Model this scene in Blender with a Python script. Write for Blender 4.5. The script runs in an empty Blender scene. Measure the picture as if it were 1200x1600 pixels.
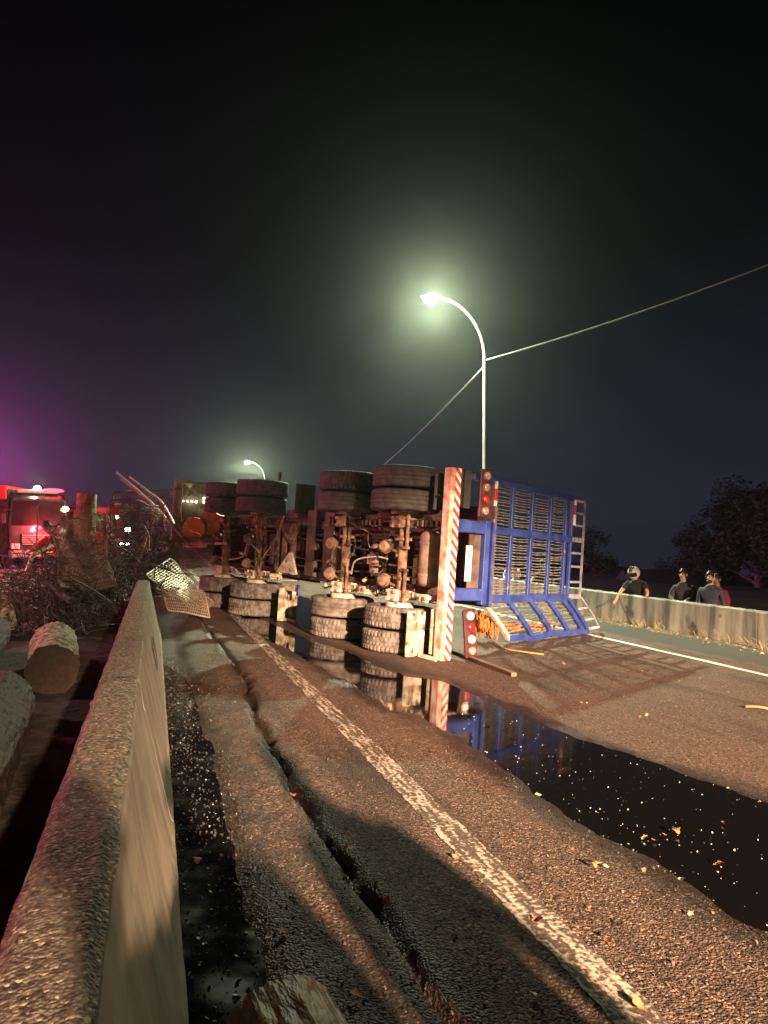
import bpy, bmesh, math, random
import numpy as np
from mathutils import Matrix, Vector, noise as mnoise

random.seed(7); rng = np.random.default_rng(7)
R = math.radians
S = bpy.context.scene
COL = S.collection

# ------------------------------------------------------------------ camera
F_PX, HZ, CAM_H = 1111.0, 836.0, 1.42          # focal length and horizon row in photo pixels, eye height
PSI = math.atan(359.0 / F_PX)                   # the camera looks this far to the right of the road
CP, SP = math.cos(PSI), math.sin(PSI)
cam = bpy.data.cameras.new('camera'); cam.lens = F_PX * 36.0 / 1600.0; cam.sensor_width = 36.0
cam.shift_y = 36.0 / 1600.0; cam.clip_start = 0.05; cam.clip_end = 4000
co = bpy.data.objects.new('camera', cam); COL.objects.link(co)
co.location = (0, 0, CAM_H); co.rotation_euler = (R(90), 0, -PSI)
S.camera = co

# ------------------------------------------------------------------ sky, lamps, exposure
W = bpy.data.worlds.new('World'); S.world = W; W.use_nodes = True
nt = W.node_tree; nt.nodes.clear()
wo = nt.nodes.new('ShaderNodeOutputWorld'); bg = nt.nodes.new('ShaderNodeBackground')
tc = nt.nodes.new('ShaderNodeTexCoord'); sx = nt.nodes.new('ShaderNodeSeparateXYZ'); cr = nt.nodes.new('ShaderNodeValToRGB')
nt.links.new(tc.outputs['Generated'], sx.inputs[0]); nt.links.new(sx.outputs['Z'], cr.inputs[0])
nt.links.new(cr.outputs[0], bg.inputs[0]); nt.links.new(bg.outputs[0], wo.inputs[0])
e = cr.color_ramp.elements                      # night sky: town glow low down, black overhead
e[0].position = 0.0; e[0].color = (0.0210, 0.0215, 0.0400, 1)
e[1].position = 0.62; e[1].color = (0.0006, 0.0008, 0.0010, 1)
for p_, c_ in ((0.16, (0.0130, 0.0150, 0.0230, 1)), (0.36, (0.0035, 0.0042, 0.0052, 1))):
    k_ = e.new(p_); k_.color = c_
bg.inputs[1].default_value = 0.85
S.view_settings.view_transform = 'Standard'; S.view_settings.look = 'None'
S.view_settings.gamma = 1.0; S.view_settings.use_curve_mapping = False; S.view_settings.exposure = 0.0
S.cycles.use_denoising = True; S.cycles.max_bounces = 6; S.cycles.volume_bounces = 0
S.cycles.transparent_max_bounces = 8; S.cycles.sample_clamp_indirect = 4.0

def lamp(name, kind, loc, color, power, radius=0.1, aim=None, cone=60, blend=0.2, parent=None):
    l = bpy.data.lights.new(name, kind); l.color = color; l.energy = power; l.shadow_soft_size = radius
    o = bpy.data.objects.new(name, l); COL.objects.link(o); o.location = loc
    if kind == 'SPOT': l.spot_size = R(cone); l.spot_blend = blend
    if aim is not None: o.rotation_euler = (Vector(aim) - Vector(loc)).to_track_quat('-Z', 'Y').to_euler()
    if parent: o.parent = parent
    return o
# work light on a vehicle stopped behind the photographer, dipped so that its beam ends low on the wreck
def aimed(loc, az, el): return (loc[0] + math.sin(R(az)) * math.cos(R(el)), loc[1] + math.cos(R(az)) * math.cos(R(el)), loc[2] + math.sin(R(el)))
P1 = (4.3, -24.5, 7.9); lamp('work_light', 'SPOT', P1, (1.0, 0.61, 0.39), 400000, 0.24, aimed(P1, 2.3, -23.9), 31.0, 0.48)
# added unseen spot for a yellowish street lamp behind the camera; throws shoulder shadows
P2 = (4.85, -28.5, 9.1); lamp('rear_street_spot', 'SPOT', P2, (1.0, 0.88, 0.56), 26000, 0.24, aimed(P2, -6.5, -36.4), 53.0, 0.12)
# flashing beacons of the emergency vehicles on the other carriageway
lamp('red_beacon', 'POINT', (-9.5, 18.0, 3.0), (1.0, 0.10, 0.22), 3000, 0.15)
lamp('red_beacon', 'POINT', (-7.5, 9.6, 1.5), (1.0, 0.06, 0.16), 1000, 0.12)
lamp('red_beacon', 'POINT', (-16.5, 62.0, 3.4), (1.0, 0.08, 0.34), 52000, 0.2)
lamp('blue_beacon', 'POINT', (-19.0, 66.0, 3.6), (0.34, 0.14, 1.0), 60000, 0.2)
lamp('scene_light', 'SPOT', (-9.0, 11.5, 3.4), (1.0, 0.62, 0.50), 2200, 0.12, (-1.2, 8.5, 0.2), 70, 0.5)

# ------------------------------------------------------------------ helpers
BANK = 0.067                                    # the roadway falls to the right
def ground_z(X): return -BANK * X if X > 0 else 0.0
def cw(x, z):                                   # metres right of / ahead of the photographer -> world X, Y
    return (x * CP + z * SP, z * CP - x * SP)
def gp(px, py):                                 # where a sight line meets the banked roadway
    a, b = (px - 600) / F_PX, (py - HZ) / F_PX
    k = a * CP + SP
    z = CAM_H / (b - BANK * max(k, 0)) if k > 0 else CAM_H / b
    return cw(a * z, z)
def at(px, py, z):                              # point at a known distance ahead
    X, Y = cw((px - 600) / F_PX * z, z)
    return Vector((X, Y, CAM_H - (py - HZ) / F_PX * z))

def vnoise(x, y, seed=0):
    xi, yi = np.floor(x).astype(np.int64), np.floor(y).astype(np.int64)
    fx, fy = x - xi, y - yi
    fx, fy = fx * fx * (3 - 2 * fx), fy * fy * (3 - 2 * fy)
    def h(a, b):
        n = (a * 374761393 + b * 668265263 + seed * 1442695) & 0x7fffffff
        n = ((n ^ (n >> 13)) * 1274126177) & 0x7fffffff
        return ((n ^ (n >> 16)) & 0xffff) / 65535.0
    return (h(xi, yi) * (1 - fx) + h(xi + 1, yi) * fx) * (1 - fy) + (h(xi, yi + 1) * (1 - fx) + h(xi + 1, yi + 1) * fx) * fy
def fbm(x, y, seed=0, o=4):
    t, a = 0, 0.5
    for i in range(o):
        t = t + a * (vnoise(x * 2 ** i, y * 2 ** i, seed + i) - 0.5); a *= 0.5
    return t

class MB:
    def __init__(s): s.v = []; s.f = []; s.mi = []
    def add(s, vs, fs, m=0):
        k = len(s.v); s.v += [tuple(p) for p in vs]
        for f in fs: s.f.append([i + k for i in f]); s.mi.append(m)
        return s
    def box(s, c, d, M=None, m=0, b=0.0):
        cx, cy, cz = c; hx, hy, hz = d[0] / 2, d[1] / 2, d[2] / 2
        if b > 0:                               # chamfered along the vertical edges and rims
            b = min(b, hx * .9, hy * .9, hz * .9)
            rings = []
            for z, q in ((-hz, b), (-hz + b, 0), (hz - b, 0), (hz, b)):
                X, Y, c_ = hx - q, hy - q, b
                rings.append([(X, Y - c_, z), (X - c_, Y, z), (-X + c_, Y, z), (-X, Y - c_, z), (-X, -Y + c_, z), (-X + c_, -Y, z), (X - c_, -Y, z), (X, -Y + c_, z)])
            vs = [p for r_ in rings for p in r_]
            fs = [[i * 8 + j, i * 8 + (j + 1) % 8, i * 8 + 8 + (j + 1) % 8, i * 8 + 8 + j] for i in range(3) for j in range(8)]
            fs += [list(range(7, -1, -1)), list(range(24, 32))]
        else:
            vs = [(i * hx, j * hy, k * hz) for i in (-1, 1) for j in (-1, 1) for k in (-1, 1)]
            fs = [[0, 1, 3, 2], [4, 6, 7, 5], [0, 4, 5, 1], [2, 3, 7, 6], [0, 2, 6, 4], [1, 5, 7, 3]]
        vs = [Vector(p) for p in vs]
        if M is not None: vs = [M @ p for p in vs]
        return s.add([p + Vector(c) for p in vs], fs, m)
    def bar(s, a, b, w, h, up=(0, 0, 1), m=0):
        a, b = Vector(a), Vector(b); d = (b - a); L = d.length; d.normalize()
        up = Vector(up)
        if abs(d.dot(up)) > .95: up = Vector((1, 0, 0))
        x = d.cross(up).normalized(); y = x.cross(d)
        M = Matrix((x, d, y)).transposed()
        return s.box((a + b) / 2, (w, L, h), M, m)
    def tube(s, pts, r, n=6, cap=True, m=0):
        pts = [Vector(p) for p in pts]; N = len(pts)
        if not isinstance(r, (list, tuple)): r = [r] * N
        vs, fs, prev = [], [], None
        for i, p in enumerate(pts):
            d = (pts[min(i + 1, N - 1)] - pts[max(i - 1, 0)])
            if d.length < 1e-9: d = Vector((0, 0, 1))
            d.normalize()
            if prev is None:
                q = Vector((0, 0, 1)) if abs(d.z) < .9 else Vector((1, 0, 0))
                x = d.cross(q).normalized()
            else:
                x = (prev - d * prev.dot(d))
                x = x.normalized() if x.length > 1e-6 else d.orthogonal().normalized()
            prev = x; y = d.cross(x)
            for k in range(n):
                t = 2 * math.pi * k / n
                vs.append(p + (x * math.cos(t) + y * math.sin(t)) * r[i])
        for i in range(N - 1):
            for k in range(n):
                a, b = i * n + k, i * n + (k + 1) % n
                fs.append([a, b, b + n, a + n])
        if cap: fs.append(list(range(n - 1, -1, -1))); fs.append(list(range((N - 1) * n, N * n)))
        return s.add(vs, fs, m)
    def lathe(s, prof, n=24, M=None, rf=None, close=False, m=0):      # profile (radius, height) about local z
        vs, fs = [], []; P = len(prof)
        for k in range(n):
            t = 2 * math.pi * k / n
            for j, (r_, z) in enumerate(prof):
                q = rf(j, k, r_) if rf else r_
                vs.append(Vector((q * math.cos(t), q * math.sin(t), z)))
        for k in range(n):
            k2 = (k + 1) % n
            for j in range(P - 1): fs.append([k * P + j, k2 * P + j, k2 * P + j + 1, k * P + j + 1])
            if close: fs.append([k * P + P - 1, k2 * P + P - 1, k2 * P, k * P])
        if M is not None: vs = [M @ p for p in vs]
        return s.add(vs, fs, m)
    def ball(s, c, r, n=10, m=0):
        if not isinstance(r, (tuple, list)): r = (r, r, r)
        vs, fs = [], []; h = n // 2 + 1
        for i in range(h + 1):
            p = math.pi * i / h
            for k in range(n):
                t = 2 * math.pi * k / n
                vs.append((c[0] + r[0] * math.sin(p) * math.cos(t), c[1] + r[1] * math.sin(p) * math.sin(t), c[2] + r[2] * math.cos(p)))
        for i in range(h):
            for k in range(n):
                a, b = i * n + k, i * n + (k + 1) % n
                fs.append([a, a + n, b + n, b])
        return s.add(vs, fs, m)
    def mesh(s, name, mats, smooth=False):
        me = bpy.data.meshes.new(name); me.from_pydata(s.v, [], s.f)
        for m_ in (mats if isinstance(mats, (list, tuple)) else [mats]): me.materials.append(m_)
        if max(s.mi, default=0) > 0: me.polygons.foreach_set('material_index', s.mi)
        if smooth: me.polygons.foreach_set('use_smooth', [True] * len(s.f))
        me.update(); return me
    def build(s, name, mats, parent=None, smooth=False, sharp=35):
        me = s.mesh(name, mats, smooth)
        if smooth: me.set_sharp_from_angle(angle=R(sharp))
        return link(name, me, parent)
def link(name, me, parent=None, M=None):
    o = bpy.data.objects.new(name, me); COL.objects.link(o)
    if parent is not None: o.parent = parent
    if M is not None: o.matrix_local = M
    return o
def tag(o, label=None, cat=None, group=None, kind=None):
    if label: o['label'] = label
    if cat: o['category'] = cat
    if group: o['group'] = group
    if kind: o['kind'] = kind
    return o
def empty(name, loc=(0, 0, 0), rz=0, M=None):
    o = bpy.data.objects.new(name, None); COL.objects.link(o)
    if M is not None: o.matrix_world = M
    else: o.location = loc; o.rotation_euler = (0, 0, rz)
    return o
def copy_tree(o, parent=None):
    c = o.copy(); COL.objects.link(c)
    if parent is not None: c.parent = parent
    for ch in list(o.children): copy_tree(ch, c)
    return c

# ------------------------------------------------------------------ materials
MATS = {}
def mat(name, c1, c2=None, scale=6.0, rough=0.7, bump=0.0, bscale=40.0, metal=0.0, detail=6.0, spread=(0.35, 0.65), rvar=0.15, dist=0.01, stretch=None, spec=0.5, c3=None, c3at=0.62, c3scale=2.0, coat=0.0):
    m = bpy.data.materials.new(name); m.use_nodes = True; N, L = m.node_tree.nodes, m.node_tree.links
    b = N['Principled BSDF']; b.inputs['Metallic'].default_value = metal; b.inputs['Specular IOR Level'].default_value = spec
    b.inputs['Coat Weight'].default_value = coat
    t = N.new('ShaderNodeTexCoord'); src = t.outputs['Object']
    if stretch:
        mp = N.new('ShaderNodeMapping'); mp.inputs['Scale'].default_value = stretch; L.new(src, mp.inputs[0]); src = mp.outputs[0]
    n = N.new('ShaderNodeTexNoise'); n.inputs['Scale'].default_value = scale; n.inputs['Detail'].default_value = detail; L.new(src, n.inputs['Vector'])
    r = N.new('ShaderNodeValToRGB'); L.new(n.outputs['Fac'], r.inputs[0])
    r.color_ramp.elements[0].position, r.color_ramp.elements[1].position = spread
    r.color_ramp.elements[0].color = (*c1, 1); r.color_ramp.elements[1].color = (*(c2 or c1), 1)
    colr = r.outputs[0]
    if c3:
        n3 = N.new('ShaderNodeTexNoise'); n3.inputs['Scale'].default_value = c3scale; n3.inputs['Detail'].default_value = 8; L.new(t.outputs['Object'], n3.inputs['Vector'])
        r3 = N.new('ShaderNodeMapRange'); r3.inputs['From Min'].default_value = c3at; r3.inputs['From Max'].default_value = c3at + .06; L.new(n3.outputs['Fac'], r3.inputs[0])
        mx = N.new('ShaderNodeMix'); mx.data_type = 'RGBA'; L.new(r3.outputs[0], mx.inputs[0]); L.new(colr, mx.inputs[6]); mx.inputs[7].default_value = (*c3, 1); colr = mx.outputs[2]
    L.new(colr, b.inputs['Base Color'])
    rr = N.new('ShaderNodeMapRange'); rr.inputs['To Min'].default_value = max(0.02, rough - rvar); rr.inputs['To Max'].default_value = min(1, rough + rvar)
    L.new(n.outputs['Fac'], rr.inputs[0]); L.new(rr.outputs[0], b.inputs['Roughness'])
    if bump > 0:
        n2 = N.new('ShaderNodeTexNoise'); n2.inputs['Scale'].default_value = bscale; n2.inputs['Detail'].default_value = 5; L.new(src, n2.inputs['Vector'])
        bp = N.new('ShaderNodeBump'); bp.inputs['Strength'].default_value = bump; bp.inputs['Distance'].default_value = dist
        L.new(n2.outputs['Fac'], bp.inputs['Height']); L.new(bp.outputs[0], b.inputs['Normal'])
    MATS[name] = m; return m
def emit(name, c, s):
    m = bpy.data.materials.new(name); m.use_nodes = True; b = m.node_tree.nodes['Principled BSDF']
    b.inputs['Base Color'].default_value = (*c, 1); b.inputs['Emission Color'].default_value = (*c, 1); b.inputs['Emission Strength'].default_value = s
    return m

def asphalt(name, c1, c2, cpatch, grain=70.0, bump=0.9, dist=0.012, patch=0.55, damp=False):
    m = bpy.data.materials.new(name); m.use_nodes = True; N, L = m.node_tree.nodes, m.node_tree.links
    b = N['Principled BSDF']; t = N.new('ShaderNodeTexCoord'); src = t.outputs['Object']
    v = N.new('ShaderNodeTexVoronoi'); v.inputs['Scale'].default_value = grain; L.new(src, v.inputs['Vector'])
    n = N.new('ShaderNodeTexNoise'); n.inputs['Scale'].default_value = grain * .55; n.inputs['Detail'].default_value = 6; L.new(src, n.inputs['Vector'])
    big = N.new('ShaderNodeTexNoise'); big.inputs['Scale'].default_value = 1.6; big.inputs['Detail'].default_value = 7; big.inputs['Roughness'].default_value = .65; mpb = N.new('ShaderNodeMapping'); mpb.inputs['Scale'].default_value = (1, .22, 1); L.new(src, mpb.inputs[0]); L.new(mpb.outputs[0], big.inputs['Vector'])
    r = N.new('ShaderNodeValToRGB'); L.new(n.outputs['Fac'], r.inputs[0]); r.color_ramp.elements[0].position, r.color_ramp.elements[1].position = .34, .68
    r.color_ramp.elements[0].color = (*c1, 1); r.color_ramp.elements[1].color = (*c2, 1)
    sp = N.new('ShaderNodeSeparateXYZ'); L.new(v.outputs['Color'], sp.inputs[0])
    st = N.new('ShaderNodeMapRange'); st.inputs['From Min'].default_value = .86; st.inputs['From Max'].default_value = .97; L.new(sp.outputs[0], st.inputs[0])
    mx0 = N.new('ShaderNodeMix'); mx0.data_type = 'RGBA'; L.new(st.outputs[0], mx0.inputs[0]); L.new(r.outputs[0], mx0.inputs[6]); mx0.inputs[7].default_value = (min(1, c2[0] * 1.9), min(1, c2[1] * 1.9), min(1, c2[2] * 1.8), 1)
    pr = N.new('ShaderNodeMapRange'); pr.inputs['From Min'].default_value = .5; pr.inputs['From Max'].default_value = .66; pr.inputs['To Max'].default_value = patch; L.new(big.outputs['Fac'], pr.inputs[0])
    mx = N.new('ShaderNodeMix'); mx.data_type = 'RGBA'; L.new(pr.outputs[0], mx.inputs[0]); L.new(mx0.outputs[2], mx.inputs[6]); mx.inputs[7].default_value = (*cpatch, 1)
    mu = N.new('ShaderNodeTexNoise'); mu.inputs['Scale'].default_value = 3.2; mu.inputs['Detail'].default_value = 9; mu.inputs['Roughness'].default_value = .7
    mpm = N.new('ShaderNodeMapping'); mpm.inputs['Scale'].default_value = (1, .10, 1); mpm.inputs['Location'].default_value = (7, 3, 0); L.new(src, mpm.inputs[0]); L.new(mpm.outputs[0], mu.inputs['Vector'])
    mf = N.new('ShaderNodeMapRange'); mf.inputs['From Min'].default_value = .52; mf.inputs['From Max'].default_value = .68; mf.inputs['To Max'].default_value = .45; L.new(mu.outputs['Fac'], mf.inputs[0])
    mx3 = N.new('ShaderNodeMix'); mx3.data_type = 'RGBA'; L.new(mf.outputs[0], mx3.inputs[0]); L.new(mx.outputs[2], mx3.inputs[6]); mx3.inputs[7].default_value = (c2[0] * .95, c2[1] * .88, c2[2] * .80, 1); L.new(mx3.outputs[2], b.inputs['Base Color'])
    ro = N.new('ShaderNodeMapRange'); ro.inputs['To Min'].default_value = .62; ro.inputs['To Max'].default_value = .95; L.new(big.outputs['Fac'], ro.inputs[0]); L.new(ro.outputs[0], b.inputs['Roughness'])
    b.inputs['Specular IOR Level'].default_value = .3
    if damp:
        at_ = N.new('ShaderNodeAttribute'); at_.attribute_name = 'damp'
        prev = b.inputs['Base Color'].links[0].from_socket; dk = N.new('ShaderNodeMix'); dk.data_type = 'RGBA'; dk.blend_type = 'MULTIPLY'; L.new(at_.outputs['Fac'], dk.inputs[0]); L.new(prev, dk.inputs[6]); dk.inputs[7].default_value = (.30, .28, .27, 1); L.new(dk.outputs[2], b.inputs['Base Color'])
        rm_ = N.new('ShaderNodeMix'); L.new(at_.outputs['Fac'], rm_.inputs[0]); L.new(ro.outputs[0], rm_.inputs[2]); rm_.inputs[3].default_value = .32; L.new(rm_.outputs[0], b.inputs['Roughness'])
    ad = N.new('ShaderNodeMath'); ad.operation = 'MULTIPLY_ADD'; ad.inputs[1].default_value = -.7; L.new(v.outputs['Distance'], ad.inputs[0]); L.new(n.outputs['Fac'], ad.inputs[2])
    bp = N.new('ShaderNodeBump'); bp.inputs['Strength'].default_value = bump; bp.inputs['Distance'].default_value = dist; L.new(ad.outputs[0], bp.inputs['Height']); L.new(bp.outputs[0], b.inputs['Normal'])
    return m

def paint_worn(name, paint, under, wear=0.5, streak=True):
    m = bpy.data.materials.new(name); m.use_nodes = True; N, L = m.node_tree.nodes, m.node_tree.links
    b = N['Principled BSDF']; t = N.new('ShaderNodeTexCoord'); mp = N.new('ShaderNodeMapping'); mp.inputs['Scale'].default_value = (1, .12 if streak else 1, 1); L.new(t.outputs['Object'], mp.inputs[0])
    n1 = N.new('ShaderNodeTexNoise'); n1.inputs['Scale'].default_value = 34; n1.inputs['Detail'].default_value = 6; L.new(mp.outputs[0], n1.inputs['Vector'])
    n2 = N.new('ShaderNodeTexNoise'); n2.inputs['Scale'].default_value = 42; n2.inputs['Detail'].default_value = 5; L.new(t.outputs['Object'], n2.inputs['Vector'])
    ad = N.new('ShaderNodeMath'); ad.operation = 'ADD'; L.new(n1.outputs['Fac'], ad.inputs[0]); L.new(n2.outputs['Fac'], ad.inputs[1])
    mr = N.new('ShaderNodeMapRange'); mr.inputs['From Min'].default_value = 2 * wear - .07; mr.inputs['From Max'].default_value = 2 * wear + .10; L.new(ad.outputs[0], mr.inputs[0])
    mx = N.new('ShaderNodeMix'); mx.data_type = 'RGBA'; mx.inputs[6].default_value = (*under, 1); mx.inputs[7].default_value = (*paint, 1); L.new(mr.outputs[0], mx.inputs[0]); L.new(mx.outputs[2], b.inputs['Base Color'])
    b.inputs['Roughness'].default_value = .8; b.inputs['Specular IOR Level'].default_value = .3
    bp = N.new('ShaderNodeBump'); bp.inputs['Strength'].default_value = .7; bp.inputs['Distance'].default_value = .010; L.new(ad.outputs[0], bp.inputs['Height']); L.new(bp.outputs[0], b.inputs['Normal'])
    return m

def stripes(name, ca, cb, freq, axis=(1, 0, 1), dirt=0.3, rough=.45):
    m = bpy.data.materials.new(name); m.use_nodes = True; N, L = m.node_tree.nodes, m.node_tree.links
    b = N['Principled BSDF']; t = N.new('ShaderNodeTexCoord')
    dp = N.new('ShaderNodeVectorMath'); dp.operation = 'DOT_PRODUCT'; dp.inputs[1].default_value = axis; L.new(t.outputs['Object'], dp.inputs[0])
    mu = N.new('ShaderNodeMath'); mu.operation = 'MULTIPLY'; mu.inputs[1].default_value = freq; L.new(dp.outputs['Value'], mu.inputs[0])
    fr = N.new('ShaderNodeMath'); fr.operation = 'FRACT'; L.new(mu.outputs[0], fr.inputs[0])
    gt = N.new('ShaderNodeMath'); gt.operation = 'GREATER_THAN'; gt.inputs[1].default_value = .5; L.new(fr.outputs[0], gt.inputs[0])
    mx = N.new('ShaderNodeMix'); mx.data_type = 'RGBA'; mx.inputs[6].default_value = (*ca, 1); mx.inputs[7].default_value = (*cb, 1); L.new(gt.outputs[0], mx.inputs[0])
    n = N.new('ShaderNodeTexNoise'); n.inputs['Scale'].default_value = 14; n.inputs['Detail'].default_value = 8; L.new(t.outputs['Object'], n.inputs['Vector'])
    mr = N.new('ShaderNodeMapRange'); mr.inputs['From Min'].default_value = .45; mr.inputs['From Max'].default_value = .75; mr.inputs['To Max'].default_value = dirt * 2; L.new(n.outputs['Fac'], mr.inputs[0])
    m2 = N.new('ShaderNodeMix'); m2.data_type = 'RGBA'; L.new(mr.outputs[0], m2.inputs[0]); L.new(mx.outputs[2], m2.inputs[6]); m2.inputs[7].default_value = (.10, .07, .05, 1); L.new(m2.outputs[2], b.inputs['Base Color'])
    b.inputs['Roughness'].default_value = rough
    return m

M_road = asphalt('road asphalt', (.008, .0058, .0045), (.135, .092, .068), (.018, .013, .010), 95, 1.0, .013, .8, True)
M_left = asphalt('other carriageway asphalt', (.09, .085, .08), (.20, .19, .18), (.12, .11, .10), 40)
M_edge = paint_worn('worn edge paint', (.40, .35, .28), (.07, .052, .040), .515)
M_far_line = paint_worn('clean edge paint', (.72, .71, .66), (.16, .14, .12), .40, False)
M_conc = mat('weathered concrete', (.15, .135, .11), (.36, .33, .28), 5, .9, .9, 60, dist=.012, c3=(.10, .09, .07), c3at=.60, c3scale=3)
M_wall = mat('stained parapet concrete', (.10, .10, .085), (.42, .40, .33), 3.2, .92, .5, 30, stretch=(1, 1, .16), spread=(.36, .62), c3=(.07, .065, .05), c3at=.62, c3scale=1.6)
M_rubber = mat('tyre rubber', (.024, .022, .021), (.070, .064, .058), 9, .78, .3, 90, spec=.35)
M_rub2 = mat('lit tyre rubber', (.06, .053, .046), (.17, .15, .13), 11, .85, .35, 90, spec=.3)  # lighter copy puts the beam's light into the lower tyres' colour
M_rust = mat('rusty muddy steel', (.080, .050, .033), (.28, .19, .125), 9, .8, .5, 55, spec=.3, c3=(.05, .035, .025), c3at=.56, c3scale=5)
M_steel = mat('dark chassis paint', (.035, .025, .022), (.10, .066, .050), 7, .65, .3, 50, c3=(.13, .07, .04), c3at=.58, c3scale=4)
M_dust_lit = mat('dusty lit cream steel', (.34, .28, .20), (.62, .54, .42), 10, .85, .5, 60, c3=(.10, .07, .05), c3at=.60, c3scale=8)  # cream stands in for the beam's light on the low parts
M_blue = mat('chipped blue paint', (.014, .030, .15), (.028, .056, .235), 5, .5, .2, 60, c3=(.14, .10, .09), c3at=.645, c3scale=6)
M_flap = mat('peeling mud flap', (.16, .13, .095), (.50, .43, .33), 7, .85, .4, 40, spread=(.42, .60), c3=(.05, .04, .03), c3at=.58, c3scale=9)
M_black = mat('black rubber flap', (.012, .012, .012), (.03, .028, .027), 8, .75, .2, 50)
M_grey = mat('galvanised steel', (.26, .26, .245), (.46, .45, .42), 8, .55, .15, 40, metal=.1)
M_slat = mat('dull steel slats', (.05, .05, .05), (.17, .165, .155), 9, .6, .15, 40)
M_lamp_post = mat('pale lamp post paint', (.11, .115, .09), (.17, .17, .135), 3, .45, .05, 30)
M_red_lens = mat('red lens plastic', (.25, .012, .012), (.38, .02, .02), 20, .25)
M_white_lens = mat('white reflector', (.75, .72, .68), (.85, .83, .8), 20, .3)
M_dull_lens = mat('dull lens', (.16, .10, .09), (.36, .30, .27), 20, .4)  # darker than the white reflector, mostly on the upper board
M_cable = mat('weathered cable', (.13, .13, .12), (.19, .19, .17), 5, .6)
M_ladder = mat('pale blue ladder paint', (.11, .13, .19), (.24, .26, .31), 6, .55, .2, 40)
M_stripe = stripes('hazard stripes', (.52, .035, .025), (.80, .76, .68), 7.2, (0, 1.15, 1), .55)
M_rwstripe = stripes('red white marker tape', (.50, .03, .03), (.8, .78, .72), 2.6, (0, 0, 1), .2)
M_orange_edge = mat('faded orange paint', (.42, .14, .07), (.68, .60, .50), 7, .6, .2, 40)
M_bark = mat('pale flaky bark', (.10, .070, .045), (.50, .41, .31), 14, .9, 1.0, 34, stretch=(1, .5, 1), dist=.03, c3=(.06, .04, .028), c3at=.56, c3scale=16)
M_bark2 = mat('wet brown bark', (.075, .034, .014), (.40, .22, .09), 12, .55, 1.0, 26, stretch=(1, .35, 1), dist=.03, c3=(.55, .40, .16), c3at=.61, c3scale=11)
M_bark3 = mat('shade-dark bark', (.014, .009, .006), (.060, .038, .024), 16, .7, 1.0, 30, stretch=(1, .4, 1), dist=.03)  # left logs' shade is put into this dark bark colour
M_cut = mat('sawn wood end', (.022, .011, .008), (.055, .026, .016), 22, .85, .5, 60)  # log ends' shade is put into this dark colour
M_twig = mat('dead twigs', (.028, .019, .016), (.090, .062, .050), 20, .85, .3, 60)
M_wire = mat('bare wire', (.36, .28, .20), (.58, .47, .34), 30, .5, 0, metal=.3)
M_wire_dark = mat('rusted wire', (.10, .06, .045), (.22, .14, .10), 30, .7, 0)
M_leaf = mat('dry leaf', (.26, .085, .035), (.45, .20, .085), 30, .7, .3, 60)
M_leaf_pale = mat('pale dry leaf', (.42, .30, .13), (.62, .50, .28), 30, .7, .3, 60)
M_shard = mat('broken glass', (.30, .33, .31), (.6, .64, .6), 50, .12, spec=.8)
M_chip = mat('stone chips', (.04, .032, .025), (.15, .115, .085), 30, .85)
M_grit = mat('wet dark grit', (.012, .010, .008), (.05, .042, .034), 30, .5)
M_soil = mat('dirt and litter', (.05, .038, .026), (.14, .105, .07), 12, .95, .8, 30, dist=.02)
M_terrain = mat('dark hillside', (.012, .016, .010), (.030, .034, .022), .3, .95)
M_foliage = mat('night foliage', (.014, .018, .009), (.040, .048, .026), 1.3, .7)
M_trunk = mat('tree bark', (.05, .04, .03), (.11, .09, .07), 8, .9, .6, 30)
M_skin = mat('skin', (.50, .31, .22), (.56, .36, .26), 9, .55)
M_hair = mat('dark hair', (.012, .009, .007), (.03, .022, .018), 60, .5, .4, 120)
M_eye = mat('dark eye', (.01, .008, .007), None, 5, .2)
M_cloth_black = mat('black cloth', (.012, .012, .013), (.026, .026, .028), 30, .9, .3, 80)
M_cloth_grey = mat('charcoal vest', (.022, .023, .027), (.05, .051, .057), 30, .9, .4, 40)
M_cloth_navy = mat('navy jacket', (.018, .022, .050), (.04, .046, .085), 26, .8, .3, 50)
M_cloth_red = mat('red jacket', (.50, .015, .018), (.62, .03, .03), 18, .7, .3, 40)
M_cloth_white = mat('white shirt', (.62, .62, .6), (.75, .75, .72), 18, .8, .3, 40)
M_jean = mat('dark jeans', (.02, .024, .035), (.04, .046, .06), 40, .9, .3, 80)
M_helmet = mat('white helmet shell', (.60, .60, .58), (.74, .74, .72), 5, .25, coat=.5)
M_visor = mat('dark visor', (.01, .01, .012), None, 5, .08)
M_glass_dark = mat('dark window glass', (.006, .006, .009), (.012, .010, .014), 3, .08, spec=.6)
M_van = mat('dark vehicle paint', (.030, .018, .026), (.05, .028, .036), 4, .3, coat=.6)
M_redpaint = mat('red vehicle paint', (.55, .020, .022), (.62, .03, .03), 4, .35, coat=.4)
M_whitepaint = mat('white vehicle panel', (.70, .70, .72), (.78, .78, .80), 4, .4)
M_bluerefl = mat('blue reflective block', (.05, .10, .55), (.07, .14, .62), 4, .4)
M_chrome = mat('grey bumper plastic', (.28, .26, .25), (.42, .40, .38), 8, .4)
M_net = mat('orange netting', (.34, .10, .02), (.50, .20, .05), 20, .6)
M_tarp = mat('blue tarpaulin', (.05, .07, .12), (.10, .13, .20), 6, .5, .5, 12)
M_plank = mat('old plank', (.07, .038, .022), (.17, .10, .06), 6, .85, .5, 30, stretch=(1, .1, 1))
M_strap = mat('yellow strap', (.26, .15, .04), (.40, .26, .09), 20, .8)
M_plate = mat('number plate', (.74, .72, .66), (.82, .80, .75), 10, .4)
M_ink = mat('plate lettering', (.015, .015, .018), None, 5, .6)
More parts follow.
